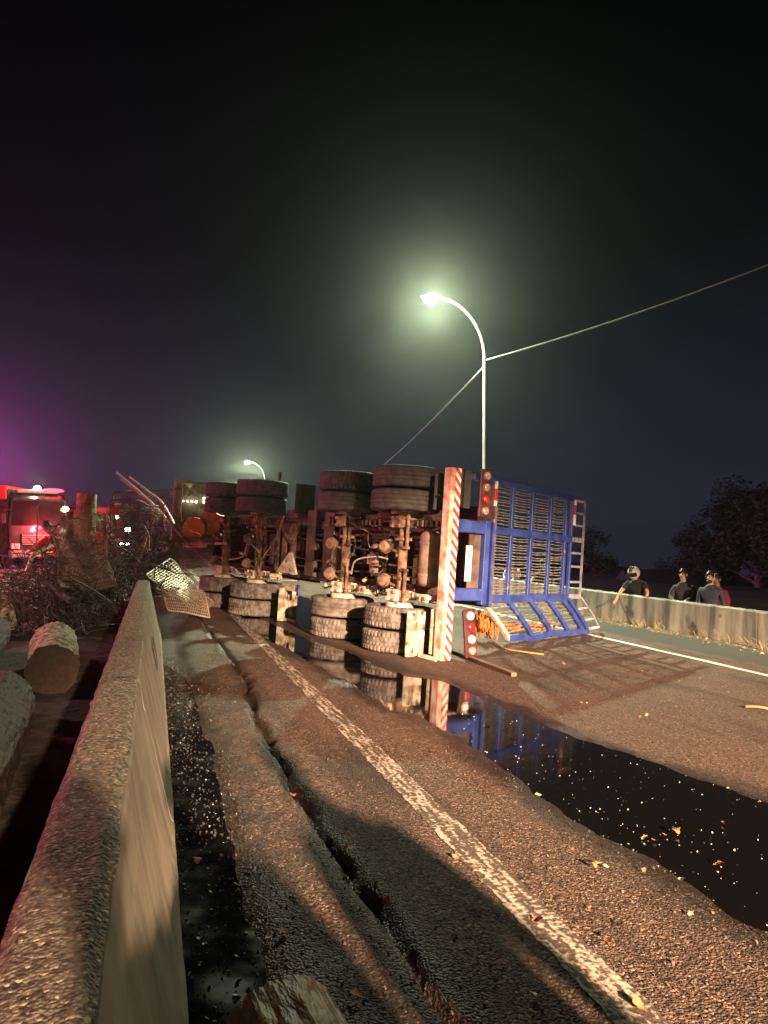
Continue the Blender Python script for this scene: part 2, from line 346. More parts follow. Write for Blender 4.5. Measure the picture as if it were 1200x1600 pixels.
M_mesh_plate = mat('weathered guard plate', (.19, .165, .11), (.36, .32, .23), 7, .85, .7, 30, c3=(.10, .085, .06), c3at=.6, c3scale=3)
M_stone = mat('concrete lump', (.30, .26, .20), (.5, .45, .36), 6, .9, .7, 20)

def wet(name, rough=.05, film=(0, 1, 0)):          # film: where the liquid thins to a film over the rough stone
    m = bpy.data.materials.new(name); m.use_nodes = True; N, L = m.node_tree.nodes, m.node_tree.links
    b = N['Principled BSDF']; b.inputs['Base Color'].default_value = (.004, .0038, .0035, 1); b.inputs['IOR'].default_value = 1.45
    t = N.new('ShaderNodeTexCoord'); n = N.new('ShaderNodeTexNoise'); n.inputs['Scale'].default_value = 5; n.inputs['Detail'].default_value = 4; L.new(t.outputs['Object'], n.inputs['Vector'])
    mr = N.new('ShaderNodeMapRange'); mr.inputs['From Min'].default_value = .35; mr.inputs['From Max'].default_value = .75; mr.inputs['To Min'].default_value = .02; mr.inputs['To Max'].default_value = rough * 2; L.new(n.outputs['Fac'], mr.inputs[0])
    sp = N.new('ShaderNodeSeparateXYZ'); L.new(t.outputs['Object'], sp.inputs[0]); fx = N.new('ShaderNodeMapRange'); fx.inputs['From Min'].default_value = film[0]; fx.inputs['From Max'].default_value = film[1]; fx.inputs['To Max'].default_value = film[2]; L.new(sp.outputs[0], fx.inputs[0])
    ad = N.new('ShaderNodeMath'); ad.operation = 'ADD'; L.new(mr.outputs[0], ad.inputs[0]); L.new(fx.outputs[0], ad.inputs[1]); L.new(ad.outputs[0], b.inputs['Roughness'])
    bp = N.new('ShaderNodeBump'); bp.inputs['Strength'].default_value = .05; bp.inputs['Distance'].default_value = .01; L.new(n.outputs['Fac'], bp.inputs['Height']); L.new(bp.outputs[0], b.inputs['Normal'])
    return m
M_oil = wet('spilled fuel and water', .05, (2.7, 3.6, .13))
M_oil_dull = wet('wet grit', .22)

# ------------------------------------------------------------------ road
SPILL = [gp(*p) for p in ((366, 966), (395, 958), (430, 975), (480, 998), (545, 1017), (590, 1040), (640, 1056), (690, 1062), (745, 1085), (800, 1106), (850, 1130), (910, 1153), (1000, 1182), (1090, 1213), (1210, 1254), (1420, 1330),
                          (1500, 1700), (1330, 1530), (1205, 1462), (1150, 1437), (1080, 1390), (1010, 1345), (960, 1322), (900, 1288), (850, 1250), (800, 1214), (748, 1178), (715, 1150), (690, 1137), (655, 1116), (610, 1108), (555, 1072), (505, 1046), (445, 1012), (395, 988))]
UNDER = [gp(*p) for p in ((412, 950), (440, 962), (478, 982), (520, 995), (560, 1006), (566, 985), (550, 955), (500, 940), (455, 925), (430, 930))]
def sdist(P, poly):                             # signed distance to a polygon, positive inside
    x, y = P[:, 0], P[:, 1]; d = np.full(len(P), 1e9); ins = np.zeros(len(P), bool); n = len(poly)
    for i in range(n):
        (x1, y1), (x2, y2) = poly[i], poly[(i + 1) % n]
        ex, ey = x2 - x1, y2 - y1
        t = np.clip(((x - x1) * ex + (y - y1) * ey) / (ex * ex + ey * ey + 1e-12), 0, 1)
        d = np.minimum(d, np.hypot(x - x1 - t * ex, y - y1 - t * ey))
        c = ((y1 > y) != (y2 > y)) & (x < ex * (y - y1) / (ey + 1e-12) + x1)
        ins ^= c
    return np.where(ins, d, -d)
def sstep(a, b, x):
    t = np.clip((x - a) / (b - a), 0, 1); return t * t * (3 - 2 * t)
def crack_x(y): return .80 + .05 * np.sin(y * .9 + .4) + .06 * (fbm(y * .8, y * 0 + 3, 5)) + .10 * fbm(y * 3.1, y * 0 + 9, 8)
GUT = .34                                       # width of the wet strip along the barrier foot
def road_h(x, y):
    P = np.column_stack([x, y])
    z = -BANK * x + .010 * fbm(x * 1.3, y * 1.3, 1) + .012 * fbm(x * 7, y * 7, 2, 3)
    near = 1 - sstep(14, 20, y)
    cx = crack_x(y)
    left = sstep(.02, -.06, x - cx)             # broken shoulder slab left of the joint
    z = z + near * left * (.014 + .020 * fbm(x * 2.2, y * 1.1, 11) + .022 * fbm(x * 9, y * 9, 12))
    z = z - near * .055 * np.exp(-((x - cx - .025) / (.030 + .012 * np.sin(y * 5))) ** 2)
    z = z - near * .012 * sstep(.12, .0, x - cx - .03) * sstep(-.02, .03, x - cx)
    z = z - near * .02 * np.exp(-((x - (1.75 + .15 * np.sin(y * .7))) / .05) ** 2) * 0
    z = z - near * .060 * sstep(GUT + .10, GUT - .10, x + .12 * fbm(x * 2, y * 2.2, 22))
    for poly in (SPILL, UNDER): z = z - .016 * sstep(-.05, .10, sdist(P, poly) + .10 * fbm(x * 5, y * 5, 31, 3))
    return z
def sheet(name, xs, ys, hf, m, parent=None, smooth=True):
    X, Y = np.meshgrid(xs, ys); Z = hf(X.ravel(), Y.ravel())
    v = np.column_stack([X.ravel(), Y.ravel(), Z]); nx, ny = len(xs), len(ys)
    i = np.arange(nx * ny).reshape(ny, nx)
    f = np.column_stack([i[:-1, :-1].ravel(), i[:-1, 1:].ravel(), i[1:, 1:].ravel(), i[1:, :-1].ravel()])
    me = bpy.data.meshes.new(name); me.from_pydata(v.tolist(), [], f.tolist()); me.materials.append(m)
    me.polygons.foreach_set('use_smooth', [smooth] * len(f)); me.update()
    return link(name, me, parent)
xs = np.concatenate([np.arange(.02, 1.3, .02), np.arange(1.3, 4.5, .045), np.arange(4.5, 10.6, .14)])
ys = np.concatenate([np.arange(-60, -1, 4.0), np.arange(-1, 1, .25), np.arange(1.0, 8.0, .03), np.arange(8.0, 20, .08), 20 * 1.045 ** np.arange(0, 66)])
road = tag(sheet('road', xs, ys, road_h, M_road), kind='structure')
_c = np.array([v.co[:2] for v in road.data.vertices]); _n = fbm(_c[:, 0] * 3, _c[:, 1] * 3, 61, 4)
_d = np.maximum(sdist(_c, SPILL), sdist(_c, UNDER)); _d = sstep(-.24, .0, _d + .22 * _n)
_d = np.maximum(_d, sstep(.75, .30, _c[:, 0] + .5 * _n) * (_c[:, 1] < 14) * .9); _d = np.maximum(_d, .8 * np.exp(-((_c[:, 0] - crack_x(_c[:, 1]) - .02) / .09) ** 2) * (_c[:, 1] < 16))
road.data.attributes.new('damp', 'FLOAT', 'POINT').data.foreach_set('value', _d.astype(np.float32))
ly = np.concatenate([np.arange(-20, 1, .5), np.arange(1.0, 9.0, .03), np.arange(9, 24, .08), np.arange(24, 200, 4)])
def line_sheet(x0, x1, m, yy, wob):
    n = 11; t = np.linspace(0, 1, n); X = np.zeros((len(yy), n)); 
    for i, y in enumerate(yy):
        a = x0 + wob * (vnoise(np.array([y * 23.]), np.array([0.]), 3)[0] - .5); b_ = x1 + wob * (vnoise(np.array([y * 23.]), np.array([5.]), 4)[0] - .5)
        X[i] = a + (b_ - a) * t
    Y = np.repeat(yy[:, None], n, 1); Z = road_h(X.ravel(), Y.ravel()) + .0032
    v = np.column_stack([X.ravel(), Y.ravel(), Z]); k = np.arange(len(yy) * n).reshape(len(yy), n)
    f = np.column_stack([k[:-1, :-1].ravel(), k[:-1, 1:].ravel(), k[1:, 1:].ravel(), k[1:, :-1].ravel()])
    me = bpy.data.meshes.new('edge_line'); me.from_pydata(v.tolist(), [], f.tolist()); me.materials.append(m); me.update()
    return link('edge_line', me, road)
line_sheet(1.36, 1.53, M_edge, ly, .016)
line_sheet(8.11, 8.25, M_far_line, np.concatenate([np.arange(0, 40, .25), np.arange(40, 200, 4)]), .01)
def flat_poly(name, poly, m, zoff, kind='structure', grow=.12):
    bm = bmesh.new(); c = np.mean(poly, 0); vs = []
    for i, (x, y) in enumerate(poly):
        (xa, ya), (xb, yb) = poly[i - 1], poly[(i + 1) % len(poly)]
        nx, ny = yb - ya, xa - xb; l = math.hypot(nx, ny) or 1
        area = sum(poly[j][0] * poly[(j + 1) % len(poly)][1] - poly[(j + 1) % len(poly)][0] * poly[j][1] for j in range(len(poly)))
        sgn = 1 if area > 0 else -1
        X, Y = x + sgn * nx / l * grow, y + sgn * ny / l * grow
        vs.append(bm.verts.new((X, Y, -BANK * X + zoff)))
    bm.faces.new(vs); bmesh.ops.triangulate(bm, faces=bm.faces[:]); me = bpy.data.meshes.new(name); bm.to_mesh(me); bm.free(); me.materials.append(m)
    o = link(name, me); tag(o, kind=kind); return o
flat_poly('puddle', SPILL, M_oil, -.0085)
flat_poly('puddle', UNDER, M_oil, -.0085)
flat_poly('puddle', [(.10, 1.0), (GUT, 1.0), (GUT + .04, 2.4), (GUT - .05, 3.6), (GUT, 5.0), (GUT - .08, 7.5), (.10, 8.5)], M_oil_dull, -.010, grow=.05)

# ground left of the barrier and the land around
tag(sheet('carriageway', np.concatenate([np.arange(-60, -8, 4.), np.arange(-8, -.13, .2)]), np.concatenate([np.arange(-60, 2, 4.), np.arange(2, 18, .2), np.arange(18, 220, 4.)]),
          lambda x, y: .0 + .03 * fbm(x * .8, y * .8, 41) + .0 * x, M_left), kind='structure')
def terrain_mesh():
    rr = np.array([12, 16, 22, 30, 40, 55, 75, 100, 140, 200, 300, 480]); n = 72; v = []; f = []
    for i, r_ in enumerate(rr):
        for k in range(n):
            t = 2 * math.pi * k / n; x, y = 11 + r_ * math.cos(t), 30 + r_ * math.sin(t)
            dx = max(0, x - 11); z = -1.15 - .05 * dx
            if x < 11: z = -.6 - .0 * dx
            z += -.02 * max(0, r_ - 100) + (9 * mnoise.noise(Vector((x * .008, y * .008, 2))) if r_ > 150 else 0)
            v.append((x, y, z))
        if i:
            for k in range(n):
                a = (i - 1) * n + k; b = (i - 1) * n + (k + 1) % n
                f.append([a, a + n, b + n, b])
    f.append(list(range(n)))
    me = bpy.data.meshes.new('terrain'); me.from_pydata(v, [], f); me.materials.append(M_terrain); me.update(); return me
tag(link('terrain', terrain_mesh()), kind='structure')
tag(sheet('footpath', np.arange(10.46, 13, .4), np.arange(-20, 80, 2.), lambda x, y: -1.06 + 0 * x, M_left), kind='structure')

tag(sheet('ground', np.arange(-2.6, -.20, .06), np.arange(-4, 11.5, .06), lambda x, y: .05 + .09 * fbm(x * 2, y * 2, 51) + .05 * fbm(x * 8, y * 8, 52) - .04 * sstep(-2.2, -2.6, x), mat('shaded median soil', (.012, .008, .006), (.05, .034, .024), 9, .95, .8, 30, dist=.02)), kind='structure')  # median's deep shade is put into this sheet's dark colour
# ------------------------------------------------------------------ barriers
def extrude_y(prof, ys_, m, name, parent, jit=.006, seed=0, close_ends=True):
    n = len(prof); v = []; f = []
    for i, y in enumerate(ys_):
        for j, (x, z) in enumerate(prof):
            d = jit * fbm(np.array([y * 6 + j * 9.1]), np.array([j * 3.7]), seed)[0] * 2
            d2 = jit * fbm(np.array([y * 6 + j * 4.1]), np.array([j * 1.7 + 8]), seed + 3)[0] * 2
            v.append((x + d, y, z + d2))
    for i in range(len(ys_) - 1):
        for j in range(n):
            a, b = i * n + j, i * n + (j + 1) % n; f.append([a, b, b + n, a + n])
    if close_ends: f.append(list(range(n))[::-1]); f.append(list(range((len(ys_) - 1) * n, len(ys_) * n)))
    me = bpy.data.meshes.new(name); me.from_pydata(v, [], f); me.materials.append(m); me.update()
    bm = bmesh.new(); bm.from_mesh(me); bmesh.ops.recalc_face_normals(bm, faces=bm.faces); bm.to_mesh(me); bm.free()
    return link(name, me, parent)
M_btop = asphalt('eroded concrete top', (.035, .027, .018), (.30, .25, .18), (.075, .060, .040), 120, .9, .009, .6)
M_bface = mat('smooth cast concrete', (.13, .11, .078), (.25, .215, .16), 6, .9, .3, 60, stretch=(1, 1, .5), dist=.006, c3=(.20, .17, .12), c3at=.58, c3scale=4.0)
def barrier():
    t = empty('concrete_barrier', (0, 0, 0)); tag(t, 'low weathered concrete median barrier with a rough eroded top running beside the shoulder', 'barrier')
    tops = np.linspace(-.243, -.075, 15)
    segs = ((-6.0, 3.56), (3.575, 7.56), (7.575, 11.1))
    for si, (y0, y1) in enumerate(segs):
        yy = np.arange(y0, y1 + .01, .025 if y0 > 0 or y1 > 0 else .2)
        yy = yy[yy > .4] if si == 0 else yy
        if si == 0: yy = np.concatenate([[-6, -3, -1, 0, .2], yy])
        # body below the top slab
        prof = [(-.36, -.08), (-.36, .05), (-.262, .30), (-.250, .715), (-.243, .735), (-.075, .735), (-.066, .722), (-.046, .60), (-.040, .58), (.075, .06), (.092, .04), (.092, -.12)]
        b = extrude_y(prof, yy, M_bface, 'body', t, .004, si)
        X, Y = np.meshgrid(tops, yy); xx, y_ = X.ravel(), Y.ravel()
        edge = np.minimum(xx + .243, -.075 - xx) / .084
        Z = .752 + .013 * fbm(xx * 7, y_ * 7, 60 + si, 3) + .005 * fbm(xx * 19, y_ * 19, 66, 2)  - .016 * (1 - sstep(0, .35, edge))
        X2 = xx + np.where((edge < .05), .018 * fbm(y_ * 9, xx * 0 + 2, 77, 4), 0)
        v = np.column_stack([X2, y_, Z]); nx, ny = len(tops), len(yy); i = np.arange(nx * ny).reshape(ny, nx)
        f = np.column_stack([i[:-1, :-1].ravel(), i[:-1, 1:].ravel(), i[1:, 1:].ravel(), i[1:, :-1].ravel()]).tolist()
        vl = v.tolist(); k = len(vl)                     # skirt closes the slab down into the body
        for col, sx_ in ((0, 1), (nx - 1, -1)):
            for r_ in range(ny): p = vl[i[r_, col]]; vl.append([p[0] + .004 * sx_, p[1], .72])
            for r_ in range(ny - 1): f.append([int(i[r_, col]), int(i[r_ + 1, col]), k + r_ + 1, k + r_] if col == 0 else [int(i[r_ + 1, col]), int(i[r_, col]), k + r_, k + r_ + 1])
            k = len(vl)
        me = bpy.data.meshes.new('top'); me.from_pydata(vl, [], f); me.materials.append(M_btop); me.update(); me.polygons.foreach_set('use_smooth', [True] * len(f)); link('top', me, t)
    # white plate for an inset panel, black frame drawing its shadow outline
    for y0 in (6.15,):
        p = MB(); p.add([(.004, y0, .32), (.004, y0 + .55, .32), (-.026, y0 + .62, .47), (-.026, y0 + .05, .47)], [[0, 1, 2, 3]])
        f_ = MB()
        q = [Vector((.002, y0 - .03, .305)), Vector((.002, y0 + .58, .305)), Vector((-.030, y0 + .65, .485)), Vector((-.030, y0 + .02, .485))]
        for a in range(4): f_.tube([q[a] + Vector((.012, 0, .004)), q[(a + 1) % 4] + Vector((.012, 0, .004))], .014, 5)
        pl = MB(); pl.add([x + Vector((.010, 0, .004)) for x in q] + [x + Vector((-.02, 0, -.005)) for x in q], [[0, 1, 2, 3], [0, 4, 5, 1], [1, 5, 6, 2], [2, 6, 7, 3], [3, 7, 4, 0]])
        o = pl.build('inset_panel', M_whitepaint, t); f_.build('frame', M_black, o)
    return t
barrier()
def parapet():
    t = empty('parapet_wall', (10.2, 0, 0)); tag(t, 'long stained concrete parapet wall along the far road edge with bystanders behind it', 'wall')
    y0 = -8
    for i in range(16):
        ya, yb = y0 + i * 6, y0 + i * 6 + 5.985
        extrude_y([(0.0, -.80), (-.005, -.683 + .12), (.02, -.683 + .74 - .015), (.035, -.683 + .74), (.225, -.683 + .74), (.24, -.683 + .72), (.25, -1.2)], np.arange(ya, yb + .001, (yb - ya) / 20), M_wall, 'panel', t, .006, i)
    return t
parapet()
M_dirtstrip = M_soil
def berm():
    xs_ = np.linspace(9.35, 10.24, 16); ys_ = np.arange(2, 60, .12)
    def h(x, y):
        t = (x - 9.35) / .89
        return -BANK * x - .03 + sstep(.15 + .25 * fbm(y * .7, y * 0, 91), 1.05, t) * .15 + .03 * fbm(x * 6, y * 6, 92) + .03 * fbm(x * 2, y * 2, 93)
    return tag(sheet('ground', xs_, ys_, h, M_soil), kind='structure')
berm()

# ------------------------------------------------------------------ overturned trailer
UV0 = (3.30, 9.62)
Nn = Vector((BANK, 0, 1)).normalized()
uu = Vector((math.sin(R(18.8)), -math.cos(R(18.8)), 0)); uu = (uu - Nn * uu.dot(Nn)).normalized(); vv = Nn.cross(uu)
TM = Matrix((uu, vv, Nn)).transposed().to_4x4(); TM.translation = Vector((UV0[0], UV0[1], ground_z(UV0[0]) + .004))
truck = empty('overturned_trailer', M=TM)
tag(truck, 'articulated log trailer lying on its side with its axles and tyres facing the viewer', 'trailer')
def tyre_mesh(lug):
    prof = [(.285, -.085), (.31, -.125), (.37, -.147), (.44, -.150), (.478, -.140), (.500, -.118), (.500, -.070), (.486, -.066), (.486, -.054), (.500, -.050), (.500, -.008), (.487, -.005)]
    prof = prof + [(r_, -z) for r_, z in prof[::-1]]
    def rf(j, k, r_):
        z = abs(prof[j][1])
        if r_ > .47 and lug and z > .066 and k % 3 == 0: return r_ - .016
        if r_ > .495 and not lug and z > .1 and k % 3 == 0: return r_ - .006
        if lug and r_ >= .5 and z < .06 and (k + 1) % 3 == 0: return r_ - .010
        return r_
    b = MB(); b.lathe(prof, 144, None, rf, True)
    me = b.mesh('tyre', M_rubber, True); me.set_sharp_from_angle(angle=R(28)); return me
def rim_mesh():
    b = MB(); b.lathe([(.29, -.09), (.28, -.05), (.24, -.02), (.20, .03), (.12, .035), (.12, .07), (.0, .075)], 28); b.lathe([(.292, .09), (.28, .05), (.245, .0), (.23, -.02)], 28)
    for k in range(10):
        t = k * math.pi / 5; b.tube([(.165 * math.cos(t), .165 * math.sin(t), .02), (.165 * math.cos(t), .165 * math.sin(t), .06)], .014, 6)
    return b.mesh('rim', M_rust, True)
T_LUG, T_RIB, RIM = tyre_mesh(True), tyre_mesh(False), rim_mesh()
T_LUGD = T_LUG.copy(); T_LUGD.materials[0] = M_rub2; T_RIBD = T_RIB.copy(); T_RIBD.materials[0] = M_rub2
AX = [0.0, -1.47, -4.52, -6.05]
for ai, u0 in enumerate(AX):
    for wi, w0 in enumerate((.152, .480, 2.12, 2.448)):
        low = wi < 2
        me = (T_LUGD if not (ai == 1 and wi == 1) else T_RIBD) if low else (T_RIB if ai in (0, 2) or wi == 2 else T_LUG)
        M_ = Matrix.Translation((u0 + random.uniform(-.012, .012), random.uniform(-.01, .01), w0)) @ Matrix.Rotation(random.uniform(-.012, .012), 4, 'X') @ Matrix.Rotation(random.random() * 6, 4, 'Z')
        ty = link('tyre', me, truck, M_)
        rm = link('rim', RIM, ty); rm.matrix_local = Matrix.Rotation(math.pi if wi in (0, 2) else 0, 4, 'X')
def part(name, m, smooth=False): 
    b = MB(); b._n, b._m, b._s = name, m, smooth; return b
def done(b, parent=truck): return b.build(b._n, b._m, parent, b._s)
for ai, u0 in enumerate(AX):
    b = part('axle', M_rust, True)
    b.tube([(u0, 0, .60), (u0, 0, .78), (u0, 0, .80), (u0, 0, 1.80), (u0, 0, 1.82), (u0, 0, 2.0)], [.085, .085, .068, .068, .085, .085], 14)
    b.box((u0, -.02, .80), (.20, .22, .12), b=.015); b.box((u0, -.02, 1.80), (.20, .22, .12), b=.015)
    b.box((u0, .0, 1.02), (.17, .17, .04)); b.box((u0, .0, 1.58), (.17, .17, .04))
    ax = done(b)
    b = part('camshaft', M_rust, True)
    b.tube([(u0 + .145, -.05, .62), (u0 + .145, -.05, 1.16)], .026, 8); b.tube([(u0 + .145, -.05, 1.44), (u0 + .145, -.05, 1.98)], .026, 8)
    for w in (.72, 1.14, 1.46, 1.88): b.box((u0 + .11, -.045, w), (.13, .07, .05), b=.01)
    done(b, ax)
    for w, s in ((.93, 1), (1.42, 1)):
        b = part('brake_chamber', M_rust, True); MM = Matrix.Translation((u0 - .30, -.08, w + .04)) @ Matrix.Rotation(R(90), 4, 'X') @ Matrix.Rotation(R(18), 4, 'Y')
        b.lathe([(0, -.10), (.06, -.10), (.085, -.07), (.088, -.015), (.102, -.012), (.102, .012), (.088, .015), (.085, .07), (.055, .10), (0, .10)], 20, MM)
        b.tube([(u0 - .22, -.04, w), (u0 - .05, -.03, w - .03)], .02, 8); b.box((u0 - .14, .02, w), (.20, .05, .10), b=.01)
        bc = done(b, ax)
    for w in (.665, 1.935):
        b = part('brake_drum', M_dust_lit if w < 1 else M_rust, True); b.lathe([(.0, -.03), (.20, -.03), (.205, -.01), (.205, .035), (.18, .045), (0, .045)], 30, Matrix.Translation((u0, 0, w - (.03 if w < 1 else -.03)))); done(b, ax)
    for w in (.78, 1.82):
        b = part('leaf_spring', M_dust_lit if w < 1 else M_rust)
        for k in range(6):
            L_ = .62 - k * .085
            pts = [(u0 + t * L_, .13 - .022 * k * 0 + .035 * (1 - t * t) - .024 * (k - 3), w) for t in (-1, -.6, -.2, .2, .6, 1)]
            for p, q in zip(pts[:-1], pts[1:]): b.bar(p, q, .085, .019, (0, 1, 0))
        done(b)
        b = part('spring_bolt', M_dust_lit if w < 1 else M_rust, True)
        for du in (-.085, .085):
            for dw in (-.055, .055): b.tube([(u0 + du, -.16, w + dw), (u0 + du, .22, w + dw)], .014, 6)
        b.box((u0, -.13, w), (.25, .035, .17), b=.01)
        for du in (-.085, .085):
            for dw in (-.055, .055): b.box((u0 + du, -.165, w + dw), (.045, .03, .045))
        done(b)
# spring hangers between the axles
for w in (.78, 1.82):
    for u0, hgt in ((.72, .34), (-.735, .40), (-2.2, .34), (-3.83, .34), (-5.28, .40), (-6.72, .34)):
        b = part('spring_hanger', M_dust_lit if w < 1 else M_rust)
        for dw in (-.062, .062):
            b.add([(u0 - .17, .40, w + dw), (u0 + .17, .40, w + dw), (u0 + .08, .40 - hgt, w + dw), (u0 - .08, .40 - hgt, w + dw),
                   (u0 - .17, .40, w + dw + .014), (u0 + .17, .40, w + dw + .014), (u0 + .08, .40 - hgt, w + dw + .014), (u0 - .08, .40 - hgt, w + dw + .014)],
                  [[3, 2, 1, 0], [4, 5, 6, 7], [0, 1, 5, 4], [1, 2, 6, 5], [2, 3, 7, 6], [3, 0, 4, 7]])
        b.tube([(u0, .12, w - .09), (u0, .12, w + .09)], .03, 10); done(b)
# rails, cross members, deck
for w in (.86, 1.78):
    b = part('chassis_rail', M_steel); b.box((-3.4, .58, w), (8.6, .36, .022)); b.box((-3.4, .392, w), (8.6, .018, .14)); b.box((-3.4, .768, w), (8.6, .018, .14)); done(b)
for u0 in (.55, -.55, -1.0, -2.1, -2.9, -3.6, -5.1, -5.6, -6.8, -7.5):
    b = part('cross_member', M_steel); b.box((u0, .52, 1.32), (.07, .2, .88)); b.box((u0, .43, 1.32), (.12, .012, .88)); done(b)
b = part('deck', M_steel)
for i, (ua, ub, wa, wb) in enumerate(((.98, -2.2, .70, 2.12), (-2.2, -3.6, .74, 2.10), (-3.6, -7.6, .70, 2.10))): b.box(((ua + ub) / 2, .84 + .002 * i, (wa + wb) / 2), (abs(ua - ub) - .004, .05, wb - wa))
done(b)
for u0, wa, wb in ((-2.45, .85, 2.28), (-3.05, .85, 2.05)):
    b = part('bolster', M_steel); b.box((u0, .30, (wa + wb) / 2), (.30, .05, wb - wa - .02)); b.box((u0 + .13, .52, (wa + wb) / 2), (.03, .42, wb - wa)); b.box((u0 - .13, .52, (wa + wb) / 2), (.03, .42, wb - wa)); done(b)
b = part('stake', M_black); b.box((-2.35, .55, 2.32), (.12, .12, .5)); done(b)
b = part('stake', M_black); b.box((-5.55, .9, 2.62), (.05, .05, .62)); done(b)
b = part('stake', M_black); b.box((-6.5, 1.2, 2.6), (.05, .05, .42)); done(b)
# plates and channels next to the second axle pair
for u0, w0, w1, dd in ((-3.72, .85, 1.80, .16), (-3.98, .88, 1.75, .10)):
    b = part('gusset_plate', M_rust); b.box((u0, .12, (w0 + w1) / 2), (dd, .02, w1 - w0)); b.box((u0 - dd / 2, .2, (w0 + w1) / 2), (.015, .18, w1 - w0)); done(b)
for w in (.95, 1.70):
    b = part('gusset_plate', M_dust_lit if w < 1 else M_rust); s = 1 if w < 1.3 else -1
    b.add([(-3.95, .10, w - .08 * s), (-3.2, .10, w - .08 * s), (-3.42, .10, w + .30 * s), (-3.50, .10, w + .30 * s), (-3.95, .14, w - .08 * s), (-3.2, .14, w - .08 * s), (-3.42, .14, w + .30 * s), (-3.50, .14, w + .30 * s)],
          [[0, 1, 2, 3], [7, 6, 5, 4], [0, 4, 5, 1], [1, 5, 6, 2], [2, 6, 7, 3], [3, 7, 4, 0]]); done(b)
b = part('gusset_plate', M_steel); b.box((-3.46, .16, 1.33), (.05, .10, .78)); done(b)
# air tanks
def tank(u0, v0, w0, w1, r_, m):
    b = part('air_tank', m, True); h = r_ * .45
    b.lathe([(0, w0), (r_ * .5, w0 + h * .12), (r_ * .86, w0 + h * .5), (r_, w0 + h), (r_, w1 - h), (r_ * .86, w1 - h * .5), (r_ * .5, w1 - h * .12), (0, w1)], 24, Matrix.Translation((u0, v0, 0)))
    for w in (w0 + .18, w1 - .18): b.lathe([(r_ + .001, w - .02), (r_ + .008, w - .018), (r_ + .008, w + .018), (r_ + .001, w + .02)], 24, Matrix.Translation((u0, v0, 0)))
    done(b)
M_tank = mat('dusty tank paint', (.10, .075, .055), (.24, .18, .13), 5, .55, .15, 30)
tank(.42, .17, .92, 1.72, .165, M_tank); tank(-.95, .25, 1.0, 1.5, .12, M_tank); tank(-4.25, .22, .98, 1.62, .12, M_steel); tank(-5.45, .30, 1.0, 1.6, .12, M_steel); tank(-2.0, .18, 1.0, 1.55, .10, M_tank)
# air hoses
def hose(pts, r_=.011, m=M_black):
    P = [Vector(p) for p in pts]; out = []
    for i in range(len(P) - 1):
        p0, p1, p2, p3 = P[max(i - 1, 0)], P[i], P[i + 1], P[min(i + 2, len(P) - 1)]
        for k in range(6):
            t = k / 6; out.append(.5 * ((2 * p1) + (p2 - p0) * t + (2 * p0 - 5 * p1 + 4 * p2 - p3) * t * t + (3 * p1 - p0 - 3 * p2 + p3) * t ** 3))
    out.append(P[-1]); b = part('air_hose', m, True); b.tube(out, r_, 6); done(b)
hose([(-1.2, -.05, 1.0), (-1.0, -.12, 1.22), (-.6, -.05, 1.30), (-.35, .0, 1.28)], .012, M_grey)
hose([(-.3, -.1, 1.42), (-.5, -.05, 1.35), (-.9, .05, 1.38), (-1.25, 0, 1.42)]); hose([(-4.3, -.08, 1.2), (-4.6, -.12, 1.35), (-5.0, -.02, 1.38), (-5.3, .05, 1.1), (-5.7, -.06, 1.0)], .011, M_grey)
hose([(-1.9, .05, 1.7), (-1.75, -.1, 1.9), (-1.55, -.1, 1.75), (-1.6, -.05, 1.6)]); hose([(.2, -.02, 1.9), (-.1, -.1, 1.75), (-.35, -.06, 1.5)]); hose([(.5, .02, 1.95), (.75, -.05, 2.2), (.9, .0, 2.0)], .008)
hose([(-5.9, -.1, 1.62), (-6.3, -.05, 1.75), (-6.6, .1, 1.5)]); hose([(-4.2, -.08, .95), (-4.0, -.15, 1.15), (-3.8, -.02, 1.5), (-3.6, .0, 1.9)], .014, M_rust)
rh = random.Random(21)
for k in range(22):
    u0 = rh.choice([-.4, -.75, -1.0, -1.8, -2.0, -4.2, -4.9, -5.3, -5.6, -6.5, .3]) + rh.uniform(-.1, .1); w0 = rh.uniform(.9, 1.75); p = [(u0, rh.uniform(.05, .3), w0)]
    for q in range(3): p.append((p[-1][0] + rh.uniform(-.28, .28), rh.uniform(-.1, .3), min(1.9, max(.75, p[-1][2] + rh.uniform(-.3, .3)))))
    hose(p, rh.uniform(.007, .014), rh.choice([M_black, M_black, M_rust, M_steel]))
for k, (v_, w_) in enumerate(((.30, 1.02), (.34, 1.16), (.30, 1.52), (.33, 1.62))):
    b = part('air_pipe', M_rust if k % 2 else M_steel, True); b.tube([(.7, v_, w_), (-1.0, v_, w_ + .03), (-2.4, v_, w_ - .02), (-4.4, v_, w_ + .02), (-7.0, v_, w_)], .016, 6); done(b)
